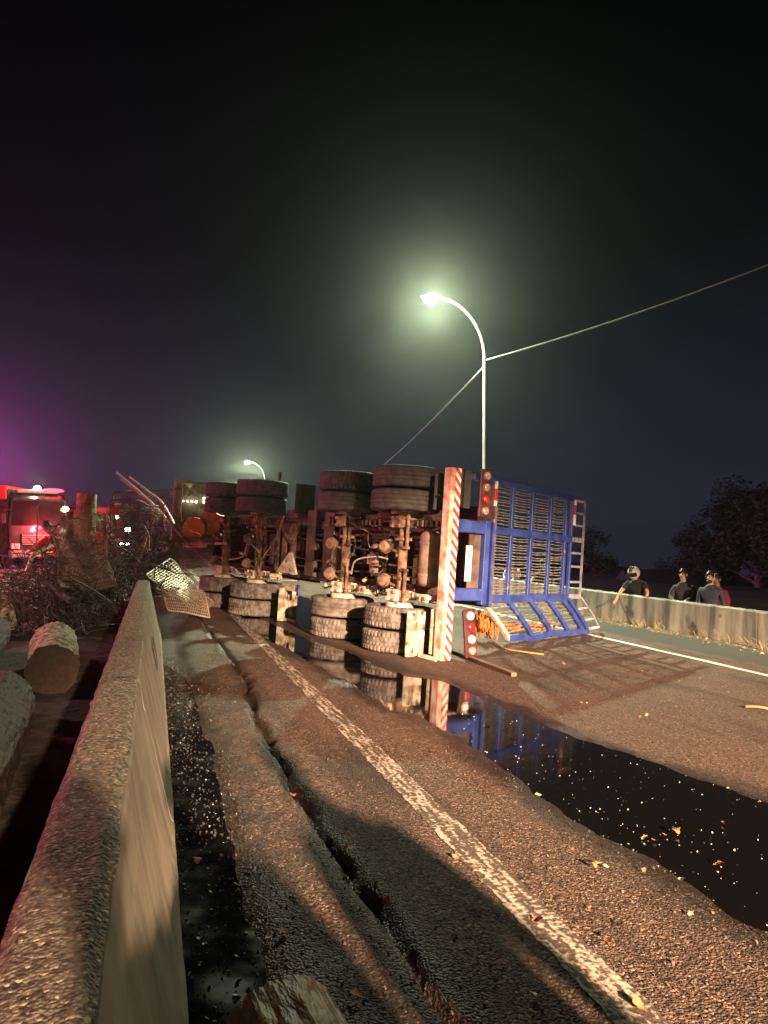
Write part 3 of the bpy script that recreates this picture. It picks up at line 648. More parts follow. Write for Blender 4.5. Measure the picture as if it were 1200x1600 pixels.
# small brackets, valves and nuts between the axles
for i in range(46):
    u0 = random.choice([-.35, -.7, -1.1, -1.85, -4.9, -5.3, -5.7, -6.4, .25, -2.0]) + random.uniform(-.12, .12); w = random.choice([.95, 1.05, 1.2, 1.4, 1.55, 1.68, 1.75]) + random.uniform(-.05, .05)
    b = part('bracket', M_rust if random.random() < .75 else M_dust_lit, True); q = Matrix.Rotation(random.random() * 3, 3, Vector((random.random(), random.random(), random.random())).normalized())
    if random.random() < .5: b.box((u0, random.uniform(.1, .3), w), (random.uniform(.05, .13), random.uniform(.04, .1), random.uniform(.05, .16)), q, b=.008)
    else: b.tube([(u0, .05, w), (u0 + random.uniform(-.08, .08), .25, w + random.uniform(-.1, .1))], random.uniform(.015, .045), 10)
    done(b)
for u0 in (.25, -1.2, -4.25, -5.8):
    for w in (.80,):
        b = part('bracket', M_dust_lit); b.box((u0 + .3, .02, w - .02), (.16, .14, .11), b=.012); b.box((u0 + .42, .0, w + .0), (.06, .18, .05)); done(b)
# mud flaps
def flap(u0, v0, v1, w0, w1, m, lean=0):
    b = part('mud_flap', m); n = 6
    for i in range(n):
        for s in (0,):
            va, vb = v0 + (v1 - v0) * i / n, v0 + (v1 - v0) * (i + 1) / n
            da, db = .03 * math.sin(i * 1.1), .03 * math.sin((i + 1) * 1.1)
            b.add([(u0 + da, va, w0), (u0 + db, vb, w0), (u0 + db, vb, w1), (u0 + da, va, w1), (u0 + da + .016, va, w0), (u0 + db + .016, vb, w0), (u0 + db + .016, vb, w1), (u0 + da + .016, va, w1)],
                  [[3, 2, 1, 0], [4, 5, 6, 7], [0, 1, 5, 4], [2, 3, 7, 6]] + ([[0, 4, 7, 3]] if i == 0 else []) + ([[1, 2, 6, 5]] if i == n - 1 else []))
    return done(b)
flap(.63, -.36, -.06, .01, .62, M_flap); flap(.66, -.05, .35, 2.0, 2.50, M_black); flap(-3.42, -.10, .28, .01, .60, M_flap); flap(-3.40, .10, .50, 1.98, 2.52, M_black)
b = part('flap_bracket', M_dust_lit); b.box((-3.16, .02, .62), (.45, .03, .10)); done(b)
b = part('flap_bracket', M_dust_lit); b.box((-3.16, .02, .045), (.40, .03, .05)); done(b)
b = part('flap_bracket', M_dust_lit); b.box((.84, -.14, .03), (.36, .03, .05)); done(b)
b = part('flap_bracket', M_dust_lit); b.box((.80, -.05, .36), (.05, .03, .60)); done(b)
b = part('flap_bracket', M_blue); b.box((-2.90, .0, .60), (.07, .04, .20)); done(b)
# rear end: hazard board, blue frame, lamp boards, plate
b = part('hazard_board', M_stripe); b.box((1.045, .03, 1.28), (.012, .095, 2.54)); hb = done(b)
b = part('board_back', M_orange_edge); b.box((.965, .0, 1.28), (.145, .17, 2.55), b=.008); done(b, hb)
for w in (.88, 1.80):
    b = part('board_arm', M_blue); b.box((.965, .36, w), (.10, .54, .17), b=.01); done(b)
b = part('rear_beam', M_blue); b.box((.955, .68, 1.32), (.10, .10, 1.16), b=.008); b.box((.955, .78, 1.32), (.12, .04, 1.22)); done(b)
b = part('rear_plate', M_steel); b.box((.91, .55, 1.32), (.02, .26, .90)); done(b)
b = part('tail_board', M_black); b.box((.93, .30, 2.30), (.05, .12, .52), b=.01); b.box((.90, .17, 2.32), (.03, .12, .50)); done(b)
b = part('tail_board', M_steel); b.box((.93, .12, .33), (.05, .14, .64), b=.01); done(b)
def lamp_board(M_, n, ms, name='lamp_board'):
    b = MB(); b.box((0, 0, 0), (.05, .21, .66), b=.012); o = b.build(name, M_steel2, truck); o.matrix_local = M_
    for k in range(n):
        w = -.24 + .48 * k / (n - 1)
        c = MB(); c.lathe([(0, .045), (.035, .042), (.052, .03), (.058, .0)], 16, Matrix.Translation((.024, 0, w)) @ Matrix.Rotation(R(90), 4, 'Y')); c.build('lens', ms[k], o, True)
    return o
M_steel2 = mat('maroon lamp board', (.035, .010, .011), (.075, .020, .020), 10, .5)
lamp_board(Matrix.Translation((.99, .58, 2.27)), 4, [M_dull_lens, M_red_lens, M_dull_lens, M_dull_lens])
lamp_board(Matrix.Translation((1.02, .43, .36)) @ Matrix.Rotation(R(9), 4, 'X'), 4, [M_dull_lens, M_white_lens, M_red_lens, M_white_lens])
b = MB(); b.box((.975, .37, 1.30), (.008, .11, .48)); pl = b.build('number_plate', M_plate, truck)
GLY = ['111101111', '110111011', '010111010', '101010101', '011110101', '110010011', '101111101']
for gi, g in enumerate(GLY):
    b = MB()
    for k, ch in enumerate(g):
        if ch == '1': b.box((.981, .355 + (k % 3) * .014, 1.30 + .165 - gi * .055 - (k // 3) * .013), (.003, .0125, .0115))
    b.build('character', M_ink, pl)
# lattice tail gate
def ginv(x, z): X, Y = cw(x, z); return TM.inverted() @ Vector((X, Y, ground_z(X)))
g0, g1 = ginv(.95, 10.56), ginv(.95 + .636 * 4, 10.56 + .772 * 4); gd = (g1 - g0); gd.z = 0; gd.normalize()
gx = gd; gzv = Vector((0, 0, 1)); gyv = gzv.cross(gx)
GM = Matrix((gx, gyv, gzv)).transposed().to_4x4(); GM.translation = Vector((g0.x, g0.y, 0))
gate = empty('tail_gate'); gate.parent = truck; gate.matrix_local = GM
gate['label'] = 'blue lattice tail gate with a bent lower section'
def gpart(name, m): return part(name, m)
def gdone(b): return done(b, gate)
T0, TC = .40, [1.03, 1.656, 2.36, 3.06, 3.71, 3.96]
for w, h_ in ((2.62, .10), (1.84, .13), (.73, .13)):
    b = gpart('gate_rail', M_blue); b.box(((T0 + 3.96) / 2, 0, w), (3.96 - T0, .07, h_), b=.008); gdone(b)
for i, t_ in enumerate(TC):
    b = gpart('gate_post', M_blue if i else M_steel); ww = .085 if i < 4 else (.09 if i == 4 else .06)
    b.box((t_, .004, 1.675), (ww, .062, 1.80), b=.006); gdone(b)
b = gpart('gate_post', M_rwstripe); b.box((1.03, -.045, 2.22), (.05, .03, .80)); gdone(b)
b = gpart('gate_post', M_rwstripe); b.box((3.99, -.045, 2.35), (.05, .03, .5)); gdone(b)
SH = .86                                          # how far the crushed lower section has slid sideways
def low(t_, w): k = (.73 - w) / .70; return (t_ + SH * k, -.10 * math.sin(k * 1.9) , w + .02 * math.sin(t_ * 3))
for i, t_ in enumerate([.80] + TC[1:]):
    b = gpart('gate_post', M_orange_edge if i == 0 else M_blue); ww = .085 if 0 < i < 5 else .07
    for a, c in ((.70, .47), (.47, .25), (.25, .04)): b.bar(low(t_, a), low(t_, c), ww, .06, (0, 1, 0))
    gdone(b)
b = gpart('gate_rail', M_blue)
for k in range(8):
    ta, tb = .80 + (3.96 - .80) * k / 8, .80 + (3.96 - .80) * (k + 1) / 8
    pa, pb = low(ta, .07), low(tb, .07); b.bar((pa[0], pa[1], pa[2] + .03 * math.sin(k * 2.1)), (pb[0], pb[1], pb[2] + .03 * math.sin((k + 1) * 2.1)), .09, .10, (0, 0, 1))
gdone(b)
def slat_mesh(L_, sag, seed):
    b = MB(); n = 8; rs = random.Random(seed)
    pts = [(L_ * k / n, .012 * math.sin(k * 1.7 + seed), sag * math.sin(math.pi * k / n) + rs.uniform(-.004, .004)) for k in range(n + 1)]
    for p, q in zip(pts[:-1], pts[1:]): b.bar(p, q, .016, .016)
    return b.mesh('slat', M_slat)
cols = [(.42, TC[0]), (TC[0], TC[1]), (TC[1], TC[2]), (TC[2], TC[3]), (TC[3], TC[4])]
slm = {}
for ci, (ta, tb) in enumerate(cols):
    L_ = tb - ta
    for var in range(3): slm[ci, var] = slat_mesh(L_, random.uniform(-.02, .02), ci * 3 + var)
    for (wa, wb, n) in ((1.92, 2.57, 13), (.81, 1.78, 19)):
        if ci == 0 and wa > 1: continue
        for k in range(n):
            w = wa + (wb - wa) * (k + .5) / n + random.uniform(-.008, .008)
            link('slat', slm[ci, random.randrange(3)], gate, Matrix.Translation((ta, .03, w)) @ Matrix.Rotation(random.uniform(-.02, .02), 4, 'Y'))
    if ci == 0: ta, tb, = .80, TC[1]; continue
    for k in range(8):
        w = .12 + .54 * (k + .5) / 8; p = low(ta if ci > 1 else .84, w)
        L2 = (tb - (ta if ci > 1 else .84)) / (tb - ta)
        link('slat', slm[ci, random.randrange(3)], gate, Matrix.Translation((p[0], p[1] + .03, p[2])) @ Matrix.Rotation(random.uniform(-.06, .06), 4, 'Y') @ Matrix.Scale(L2, 4, (1, 0, 0)))
# ladder at the gate's far end
b = gpart('ladder_rail', M_ladder); b.box((4.53, 0, 1.67), (.035, .035, 1.95)); gdone(b)
b = gpart('ladder_rail', M_ladder); 
for a, c in ((.70, .40), (.40, .08)): b.bar(low(4.53, a), low(4.53, c), .035, .035, (0, 1, 0))
gdone(b)
for k, w in enumerate((2.60, 2.36, 2.12, 1.84, 1.58, 1.32, 1.02, .74)):
    b = gpart('rung', M_ladder if k not in (0,) else M_orange_edge); h_ = .09 if k in (3, 7) else .04; b.box((4.245, .002, w), (.54, .03, h_)); gdone(b)
for w in (.50, .28, .10):
    b = gpart('rung', M_ladder if w > .2 else M_orange_edge); b.bar(low(3.96, w), low(4.53, w), .05, .035, (0, 0, 1)); gdone(b)
# guard plate at the front of the bed, pierced by a row of holes
def guard():
    b = MB(); u0 = -7.62; v0, v1 = -.62, 1.6; rows = np.linspace(.9, 2.66, 45); colsv = np.linspace(v0, v1, 57)
    holes = set()
    for r_ in (36, 38):
        for c in range(8, 56, 2): 
            if rng.random() < .8: holes.add((r_, c))
    for _ in range(14): holes.add((int(rng.integers(20, 40)), int(rng.integers(3, 50))))
    for i in range(44):
        for j in range(56):
            if (i, j) in holes: continue
            d = lambda ii, jj: u0 + .03 * math.sin(jj * .35) + .02 * math.sin(ii * .5 + jj * .1)
            b.add([(d(i, j), colsv[j], rows[i]), (d(i, j + 1), colsv[j + 1], rows[i]), (d(i + 1, j + 1), colsv[j + 1], rows[i + 1]), (d(i + 1, j), colsv[j], rows[i + 1])], [[0, 1, 2, 3]])
    o = b.build('guard_plate', M_mesh_plate, truck); sm = o.modifiers.new('thickness', 'SOLIDIFY'); sm.thickness = .012
    for v_ in (v0, .35, v1):
        b = part('guard_rib', M_mesh_plate); b.box((u0 + .05, v_, 1.78), (.05, .05, 1.78)); done(b, o)
    b = part('guard_rib', M_mesh_plate); b.box((u0 + .05, (v0 + v1) / 2, 2.66), (.06, v1 - v0 + .06, .05)); done(b, o)
guard()
M_led = emit('marker led glow', (1.0, .92, .62), 6.0)
for k in range(4): b = part('marker_lamp', M_led, True); b.ball((-7.56, -.42 + .10 * k, 2.22 + .004 * k), .020 + .004 * k, 8); done(b)
for k in range(5):
    for q in range(2): b = part('marker_lamp', M_led, True); b.ball((-7.56, .06 + .115 * k, 2.24 - .02 * k + .085 * q), .030, 8); done(b)
for k in range(3): b = part('marker_lamp', M_led, True); b.ball((-7.56, .66 + .14 * k, 2.12 - .02 * k), .028, 8); done(b)

# ------------------------------------------------------------------ street lamps and cables
M_lamp_glow = emit('lamp glow', (.95, 1.0, .66), 300.0)
def street_lamp():
    t = empty('street_lamp'); H, A = 11.2, 1.85
    b = MB(); pts = [(0, 0, 0), (0, 0, 1.5), (0, 0, 4), (0, 0, H - 2.4)]; rad = [.095, .09, .075, .06]
    for k in range(1, 13):
        a = k / 12 * R(82); pts.append((-(1 - math.cos(a)) * A * .98, 0, H - 2.4 + math.sin(a) * 2.1)); rad.append(.06 - .0016 * k)
    b.tube(pts, rad, 14); b.build('pole', M_lamp_post, t, True)
    b = MB(); b.lathe([(0, 0), (.17, 0), (.17, .02), (.12, .04), (.10, .25), (0, .25)], 16); b.build('base', M_lamp_post, t, True)
    ex, ez = pts[-1][0], pts[-1][2]
    b = MB()
    vs = []; prof = [(-.02, .05, .04), (.10, .09, .06), (.30, .15, .085), (.55, .16, .08), (.72, .11, .05), (.78, .03, .02)]
    for (d, hw, hh) in prof:
        for k in range(10):
            a = math.pi * k / 9; vs.append((ex - d, hw * math.cos(a), ez + .03 * 0 + hh * math.sin(a) + .01))
    fs = [[i * 10 + k, i * 10 + k + 1, (i + 1) * 10 + k + 1, (i + 1) * 10 + k] for i in range(5) for k in range(9)] + [[i * 10, (i + 1) * 10, (i + 1) * 10 + 9, i * 10 + 9] for i in range(5)]
    b.add(vs, fs); hd = b.build('lamp_head', M_lamp_post, t, True)
    b = MB(); b.ball((ex - .42, 0, ez - .06), (.26, .17, .19), 16); b.build('lens', M_lamp_glow, hd, True)
    return t, Vector((ex - .42, -.50, ez - .16))
sl, tip = street_lamp()
LAMPS = []
def place_lamp(o, px_pole, Z_, label, sc, power):
    X, Y = cw((px_pole - 600) / F_PX * Z_, Z_); base = -1.06 if X < 13 else -1.2
    o.location = (X, Y, base); o.rotation_euler = (0, 0, R(-8)); o.scale = (1, 1, 1)
    tag(o, label, 'street lamp', 'street lamps along the far road edge')
    q = Matrix.Translation(o.location) @ Matrix.Rotation(R(-8), 4, 'Z') @ tip
    lamp('street_lamp_light', 'POINT', q, (.90, 1.0, .66), power * .66, .13)
    lamp('street_lamp_beam', 'SPOT', q, (.90, 1.0, .68), power * 1.9, .13, (q.x - .6, q.y - .5, q.z - 9), 122, .35); LAMPS.append(o)
place_lamp(sl, 757, 25.5, 'tall curved street lamp glowing brightly above the tail gate of the overturned trailer', 1, 9500)
s2 = copy_tree(sl); place_lamp(s2, 414, 82, 'far street lamp glowing just above the front tyres of the overturned trailer', 1, 9500)
def cable(name, a, b_, sag, label, r_=.018):
    m = MB(); pts = [Vector(a).lerp(Vector(b_), k / 24) - Vector((0, 0, sag * 4 * (k / 24) * (1 - k / 24))) for k in range(25)]
    m.tube(pts, r_, 6); return tag(m.build(name, M_cable, None, True), label, 'cable', 'overhead cables at the street lamp')
pt = at(758, 563, 25.5)
cable('overhead_cable', pt, at(1420, 325, 20.5), .25, 'pale overhead cable rising from the tall lamp post toward the upper picture edge', .028)
cable('overhead_cable', pt - Vector((0, 0, .18)), at(566, 752, 60), .3, 'thin overhead cable descending behind the tall lamp post into the dark', .03)

# ------------------------------------------------------------------ logs
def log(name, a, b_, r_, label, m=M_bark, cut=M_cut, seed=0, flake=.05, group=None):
    a, b_ = Vector(a), Vector(b_); L_ = (b_ - a).length; t = empty(name, a); d = (b_ - a).normalized()
    t.rotation_euler = d.to_track_quat('Y', 'Z').to_euler()
    n, ny = 84, max(12, int(L_ / .022)); ny = min(ny, 110); v = []; f = []
    for i in range(ny + 1):
        y = L_ * i / ny
        for k in range(n):
            th = 2 * math.pi * k / n; c, s = math.cos(th), math.sin(th)
            q = mnoise.fractal(Vector((c * 1.2, y * 1.5, s * 1.2 + seed)), 1, 2, 4) * .045 + abs(mnoise.noise(Vector((c * 4, y * 2.2 + seed, s * 4)))) * flake * 1.5 + mnoise.noise(Vector((c * 9, y * 14, s * 9 + seed))) * flake * .5
            rr = r_ * (1 + q); v.append((rr * c, y, rr * s))
        if i:
            for k in range(n):
                p, q2 = (i - 1) * n + k, (i - 1) * n + (k + 1) % n; f.append([p, p + n, q2 + n, q2])
    me = bpy.data.meshes.new('bark'); me.from_pydata(v, [], f); me.materials.append(m); me.update(); link('bark', me, t)
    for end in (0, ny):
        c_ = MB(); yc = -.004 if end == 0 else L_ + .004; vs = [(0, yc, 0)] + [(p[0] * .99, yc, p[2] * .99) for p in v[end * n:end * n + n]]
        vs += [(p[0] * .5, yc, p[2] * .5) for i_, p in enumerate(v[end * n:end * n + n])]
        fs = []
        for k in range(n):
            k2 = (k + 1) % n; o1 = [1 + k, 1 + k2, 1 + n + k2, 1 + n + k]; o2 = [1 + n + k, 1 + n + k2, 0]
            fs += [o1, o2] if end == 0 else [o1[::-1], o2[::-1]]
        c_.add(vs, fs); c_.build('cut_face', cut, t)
    return tag(t, label, 'log', group)
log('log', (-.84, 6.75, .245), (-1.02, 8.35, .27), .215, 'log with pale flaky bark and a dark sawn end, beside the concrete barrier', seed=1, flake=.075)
log('log', at(38, 945, 10.4), at(-45, 965, 10.0), .235, 'log with a pale round sawn end lying at the picture edge', seed=3, cut=mat('pale sawn end', (.34, .22, .14), (.5, .36, .25), 8, .85, .4, 50))
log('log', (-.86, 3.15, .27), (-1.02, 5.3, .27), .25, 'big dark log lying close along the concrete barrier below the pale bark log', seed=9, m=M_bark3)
log('log', (-1.42, 3.9, .25), (-1.62, 6.3, .25), .24, 'added dark log beyond the big one, second from the concrete barrier', seed=12, m=M_bark3)  # this and the next two logs are added to cast more shadow
log('log', (-1.98, 4.6, .24), (-2.25, 7.0, .24), .23, 'added dark log third from the concrete barrier', seed=14, m=M_bark3)
log('log', (-1.62, 7.0, .26), (-1.85, 9.4, .26), .23, 'added log beside the pale bark log, farther from the barrier', seed=16, m=M_bark3)
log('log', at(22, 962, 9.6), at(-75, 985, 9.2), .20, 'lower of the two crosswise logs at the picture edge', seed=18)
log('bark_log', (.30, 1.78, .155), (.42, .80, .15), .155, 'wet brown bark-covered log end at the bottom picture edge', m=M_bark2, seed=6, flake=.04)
for k, (px, py, r_, lb) in enumerate(((303, 826, .24, 'rust-lit log end in front of the guard plate, lower of the pair'), (327, 818, .25, 'rust-lit log end in front of the guard plate, upper of the pair'))):
    a = at(px, py, 15.1 + .2 * k); log('log', a, a + Vector((.9, 2.6, .0)), r_, lb, seed=20 + k, m=M_bark2, cut=mat('orange wood end %d' % k, (.30, .10, .03), (.42, .17, .06), 9, .85, .4, 40))
a = at(131, 824, 15.2); log('log', a - Vector((0, 0, .6)), a + Vector((.06, .05, .72)), .20, 'upright olive-barked log standing out of the tangled wreckage', seed=31, m=mat('olive bark', (.13, .11, .06), (.34, .30, .18), 9, .9, .8, 30, stretch=(1, 1, .3)), flake=.05)

# ------------------------------------------------------------------ tangled wreckage by the barrier end
def wire_panel(name, O, U, V, nu, nv, label, m, crumple=.15, seed=0, r_=.006, group='crumpled wire mesh panels'):
    O, U, V = Vector(O), Vector(U), Vector(V); Nm = U.cross(V).normalized(); b = MB()
    def P(s, t): 
        q = O + U * s + V * t; n3 = Vector((q.x * .9 + seed, q.y * .9, q.z * .9))
        return q + Nm * (mnoise.noise(n3) * crumple * 2) + Vector((mnoise.noise(n3 + Vector((9, 0, 0))), mnoise.noise(n3 + Vector((0, 9, 0))), mnoise.noise(n3 + Vector((0, 0, 9))))) * crumple + Nm * mnoise.noise(n3 * 3.1) * crumple * .7
    for i in range(nu + 1): b.tube([P(i / nu, j / 14) for j in range(15)], r_, 4, False)
    for j in range(nv + 1): b.tube([P(i / 18, j / nv) for i in range(19)], r_, 4, False)
    for (s0, t0, s1, t1) in ((0, 0, 1, 0), (0, 1, 1, 1), (0, 0, 0, 1), (1, 0, 1, 1)): b.tube([P(s0 + (s1 - s0) * k / 18, t0 + (t1 - t0) * k / 18) for k in range(19)], r_ * 2.4, 5, False)
    return tag(b.build(name, m, None, False), label, 'wire mesh', group)
wire_panel('wire_mesh', at(232, 895, 11.6), at(318, 962, 12.6) - at(232, 895, 11.6), at(262, 905, 13.5) - at(232, 905, 12.4) + Vector((0, 0, .25)), 28, 10, 'bent wire mesh sheet hanging from the barrier end down to the road', M_wire, .10, 1, .005)
wire_panel('wire_mesh', at(262, 958, 12.2), at(328, 966, 12.2) - at(262, 958, 12.2), Vector((-.1, .35, .42)), 22, 8, 'low wire mesh basket resting on the road beside the barrier end', M_wire, .07, 3, .006)
wire_panel('wire_mesh', at(255, 900, 13.2), at(330, 880, 13.8) - at(255, 900, 13.2), Vector((.1, .5, .55)), 34, 14, 'dark wire mesh sheet curled in front of the front tyres', M_wire_dark, .14, 5, .006)
wire_panel('wire_mesh', at(150, 900, 12.2), at(262, 885, 13.5) - at(150, 900, 12.2), Vector((.1, .5, 1.25)), 44, 30, 'rusted wire mesh wall standing in the middle of the tangle', M_wire_dark, .22, 7, .005)
wire_panel('wire_mesh', at(85, 935, 10.0), at(190, 925, 10.6) - at(85, 935, 10.0), Vector((-.2, .7, .95)), 40, 28, 'rusted wire mesh bundle bulging over the pale bark log', M_wire_dark, .26, 9, .005)
wire_panel('wire_mesh', at(175, 830, 15.0), at(285, 815, 15.6) - at(175, 830, 15.0), Vector((.0, .2, .75)), 40, 18, 'open wire mesh frame standing up behind the tangle below the long rods', M_wire_dark, .10, 11, .006)
def rod(name, pts, r_, m, label, cat='rod', group=None):
    b = MB(); P = [Vector(p) for p in pts]; out = []
    for i in range(len(P) - 1):
        p0, p1, p2, p3 = P[max(i - 1, 0)], P[i], P[i + 1], P[min(i + 2, len(P) - 1)]
        for k in range(5):
            t = k / 5; out.append(.5 * ((2 * p1) + (p2 - p0) * t + (2 * p0 - 5 * p1 + 4 * p2 - p3) * t * t + (3 * p1 - p0 - 3 * p2 + p3) * t ** 3))
    out.append(P[-1]); b.tube(out, r_, 7); return tag(b.build(name, m, None, True), label, cat, group)
G_ = 'bent steel rods rising out of the wreck'
rod('steel_rod', [at(182, 738, 14.2), at(215, 766, 14.2), at(248, 797, 14.1), at(290, 845, 14.0), at(330, 885, 13.8)], .022, M_wire, 'longest bent steel rod, topmost of the bundle pointing up over the wreck', group=G_)
rod('steel_rod', [at(187, 748, 14.4), at(220, 775, 14.3), at(246, 795, 14.2), at(283, 838, 14.1)], .022, M_wire_dark, 'steel rod just below the longest rod of the bundle', group=G_)
rod('steel_rod', [at(202, 745, 14.7), at(232, 768, 14.7), at(253, 785, 14.6), at(272, 818, 14.4)], .020, M_wire, 'shorter pale steel rod, uppermost behind the rod bundle', group=G_)
rod('steel_rod', [at(192, 803, 15.0), at(205, 797, 15.2), at(222, 794, 15.4), at(240, 793, 15.5)], .02, M_wire_dark, 'arched thin rod between the two upright mesh posts', group=G_)
rod('steel_post', [at(167, 800, 14.0), at(172, 838, 13.9), at(178, 870, 13.8)], .028, M_wire, 'straight pale post leaning in the middle of the tangle', 'post')
rod('steel_post', [at(239, 790, 15.0), at(239, 812, 15.0), at(238, 850, 15.0)], .030, M_wire, 'short upright post under the long bent rods', 'post')
rod('steel_post', [at(257, 805, 15.0), at(257, 830, 15.0), at(255, 870, 15.0)], .030, M_wire, 'upright rusty post beside the guard plate', 'post')
rod('wood_strip', [at(228, 840, 12.6), at(218, 872, 12.4), at(205, 900, 12.2)], .03, M_leaf, 'orange splintered wood strip in the tangle near the barrier end', 'wood strip')
rod('branch', [at(42, 893, 10.2), at(52, 868, 10.3), at(70, 858, 10.6), at(95, 848, 11)], .03, M_wire, 'bare pale bent branch curving up in front of the dark truck', 'branch')
rod('branch', [at(45, 890, 10.2), at(75, 912, 10.0), at(110, 940, 9.6)], .04, M_twig, 'thick bare branch lying under the wire bundle', 'branch')
def tangle():
    b = MB(); rs = random.Random(4)
    def blob(n, cx, cy, cz, sx_, sy_, sz_, rr, L0):
        for _ in range(n):
            p = Vector((cx + rs.gauss(0, 1) * sx_, cy + rs.gauss(0, 1) * sy_, max(.05, cz + rs.gauss(0, 1) * sz_))); d = Vector((rs.gauss(0, 1), rs.gauss(0, 1), rs.gauss(0, .8))).normalized(); L_ = L0 * rs.uniform(.5, 1.5); pts = [p]
            for k in range(4):
                d = (d + Vector((rs.gauss(0, .35), rs.gauss(0, .35), rs.gauss(0, .35)))).normalized(); q = pts[-1] + d * L_ / 4; q.z = max(.03, q.z); pts.append(q)
            r_ = rr * rs.uniform(.5, 1.6); b.tube(pts, [r_, r_ * .9, r_ * .75, r_ * .6, r_ * .3], 4, False)
    blob(1300, -1.30, 11.7, .50, .34, .7, .30, .005, .45); blob(1300, -.78, 12.8, .72, .36, .6, .45, .005, .5); blob(900, -.15, 13.8, .80, .30, .5, .40, .005, .45); blob(500, -1.75, 11.2, .5, .3, .5, .30, .005, .45); blob(90, -1.0, 12.4, .6, .5, .8, .4, .013, 1.0)
    return tag(b.build('brushwood', M_twig), 'tangle of dead twigs and wire heaped beyond the concrete barrier', None, None, 'stuff')
tangle()
def lump(name, c, r_, m, label, seed, cat='rubble'):
    bm = bmesh.new(); bmesh.ops.create_icosphere(bm, subdivisions=3, radius=1)
    for v in bm.verts:
        q = 1 + .35 * mnoise.noise(v.co * 1.3 + Vector((seed, 0, 0))) + .12 * mnoise.noise(v.co * 4 + Vector((seed, 0, 0))); v.co = Vector((v.co.x * r_[0], v.co.y * r_[1], v.co.z * r_[2])) * q
    me = bpy.data.meshes.new(name); bm.to_mesh(me); bm.free(); me.materials.append(m); o = link(name, me); o.location = c; return tag(o, label, cat)
lump('rubble', at(303, 880, 14.2), (.20, .16, .11), M_stone, 'pale concrete lump caught in the wire in front of the front tyres', 3)
lump('rubble', at(274, 880, 13.8), (.07, .07, .06), M_stone, 'small pale concrete lump beside the larger lump in the wire', 8)
for i, (px, py, s) in enumerate(((180, 878, .10), (172, 893, .13), (185, 900, .14), (158, 905, .15), (196, 905, .08))):
    lump('rubble', at(px, py, 12.0 + .1 * i), (s, s * .8, s * .7), M_stone, ['uppermost', 'upper', 'broadest', 'lowest', 'smallest'][i] + ' pale rubble piece among the twigs left of the barrier end', 11 + i)
lump('tarpaulin', at(298, 862, 16.2), (.45, .3, .20), M_tarp, 'crumpled blue-grey tarpaulin under the red and white marker beam', 15, 'tarpaulin')
a, c = at(272, 850, 15.4), at(356, 849, 15.0)
mb = empty('marker_beam', a); tag(mb, 'horizontal steel beam with red and white marker tape below the log ends', 'beam')
b = MB(); b.bar((0, 0, 0), c - a, .09, .05); b.build('beam', M_grey, mb)
b = MB(); b.bar(Vector((0, -.05, -.055)), (c - a) * .62 + Vector((0, -.05, -.055)), .02, .07); b.build('marker_tape', stripes('beam tape', (.5, .03, .03), (.85, .8, .7), 3.0, (1, 0, 0), .2), mb)
# ground litter behind the gate
def net(name, c, sx_, sy_, h, label):
    b = MB(); c = Vector(c)
    for i in range(15):
        b.tube([c + Vector(((i / 14 - .5) * sx_, (j / 14 - .5) * sy_, h * (mnoise.noise(Vector((i * .4, j * .4, 3))) + .55))) for j in range(15)], .008, 4, False)
        b.tube([c + Vector(((j / 14 - .5) * sx_, (i / 14 - .5) * sy_, h * (mnoise.noise(Vector((j * .4, i * .4, 3))) + .55))) for j in range(15)], .008, 4, False)
    return tag(b.build(name, M_net), label, 'netting')
X, Y = cw(2.75, 13.75); net('safety_net', (X, Y, ground_z(X)), 1.2, .45, .20, 'added orange net in place of orange-lit ground behind the bent gate section')  # orange net added in place of orange light on the ground
X, Y = cw(1.66, 11.75); net('safety_net', (X, Y, ground_z(X)), .35, .5, .5, 'orange net scrap squeezed between the lower lamp board and the gate')
def on_road(px, py, up=0): X, Y = gp(px, py); return Vector((X, Y, ground_z(X) + up))
b = MB(); b.bar(on_road(700, 1018, .03), on_road(803, 1058, .03), .07, .045); tag(b.build('plank', M_plank), 'dark wooden plank lying on the road beside the hazard board', 'plank')
rod('strap', [on_road(765, 1000, .05), on_road(785, 1014, .02), on_road(815, 1020, .02), on_road(850, 1024, .012)], .012, M_strap, 'yellow strap trailing on the road from the bent gate', 'strap')
rod('wood_strip', [on_road(1165, 1107, .02), on_road(1185, 1109, .03), on_road(1215, 1112, .015)], .013, M_leaf, 'orange splintered wood strip on the open road near the picture edge', 'wood strip')

# ------------------------------------------------------------------ leaves, chips, glass
def leaf_mesh(seed, m):
    rs = random.Random(seed); b = MB(); n = 7; L_ = 1.0; c = []
    for k in range(n + 1):
        t = k / n; w = .36 * math.sin(math.pi * t ** .8) * (1 + .35 * math.sin(k * 2.4 + seed)) + .015; c.append((t - .5, w, .22 * math.sin(t * 3 + seed)))
    vs = []
    for (x, w, z) in c: vs += [(x, -w, z + .25 * w), (x, 0, z), (x, w, z + .35 * w)]
    vs += [(-.75, .02, .05), (-.75, -.02, .05)]
    fs = [[i * 3 + j, i * 3 + 3 + j, i * 3 + 4 + j, i * 3 + 1 + j] for i in range(n) for j in (0, 1)] + [[0, 1, 3 * (n + 1), 3 * (n + 1) + 1]]
    b.add(vs, fs); return b.mesh('dry_leaf', m, True)
LM = [leaf_mesh(i, M_leaf) for i in range(5)] + [leaf_mesh(9 + i, M_leaf_pale) for i in range(3)]
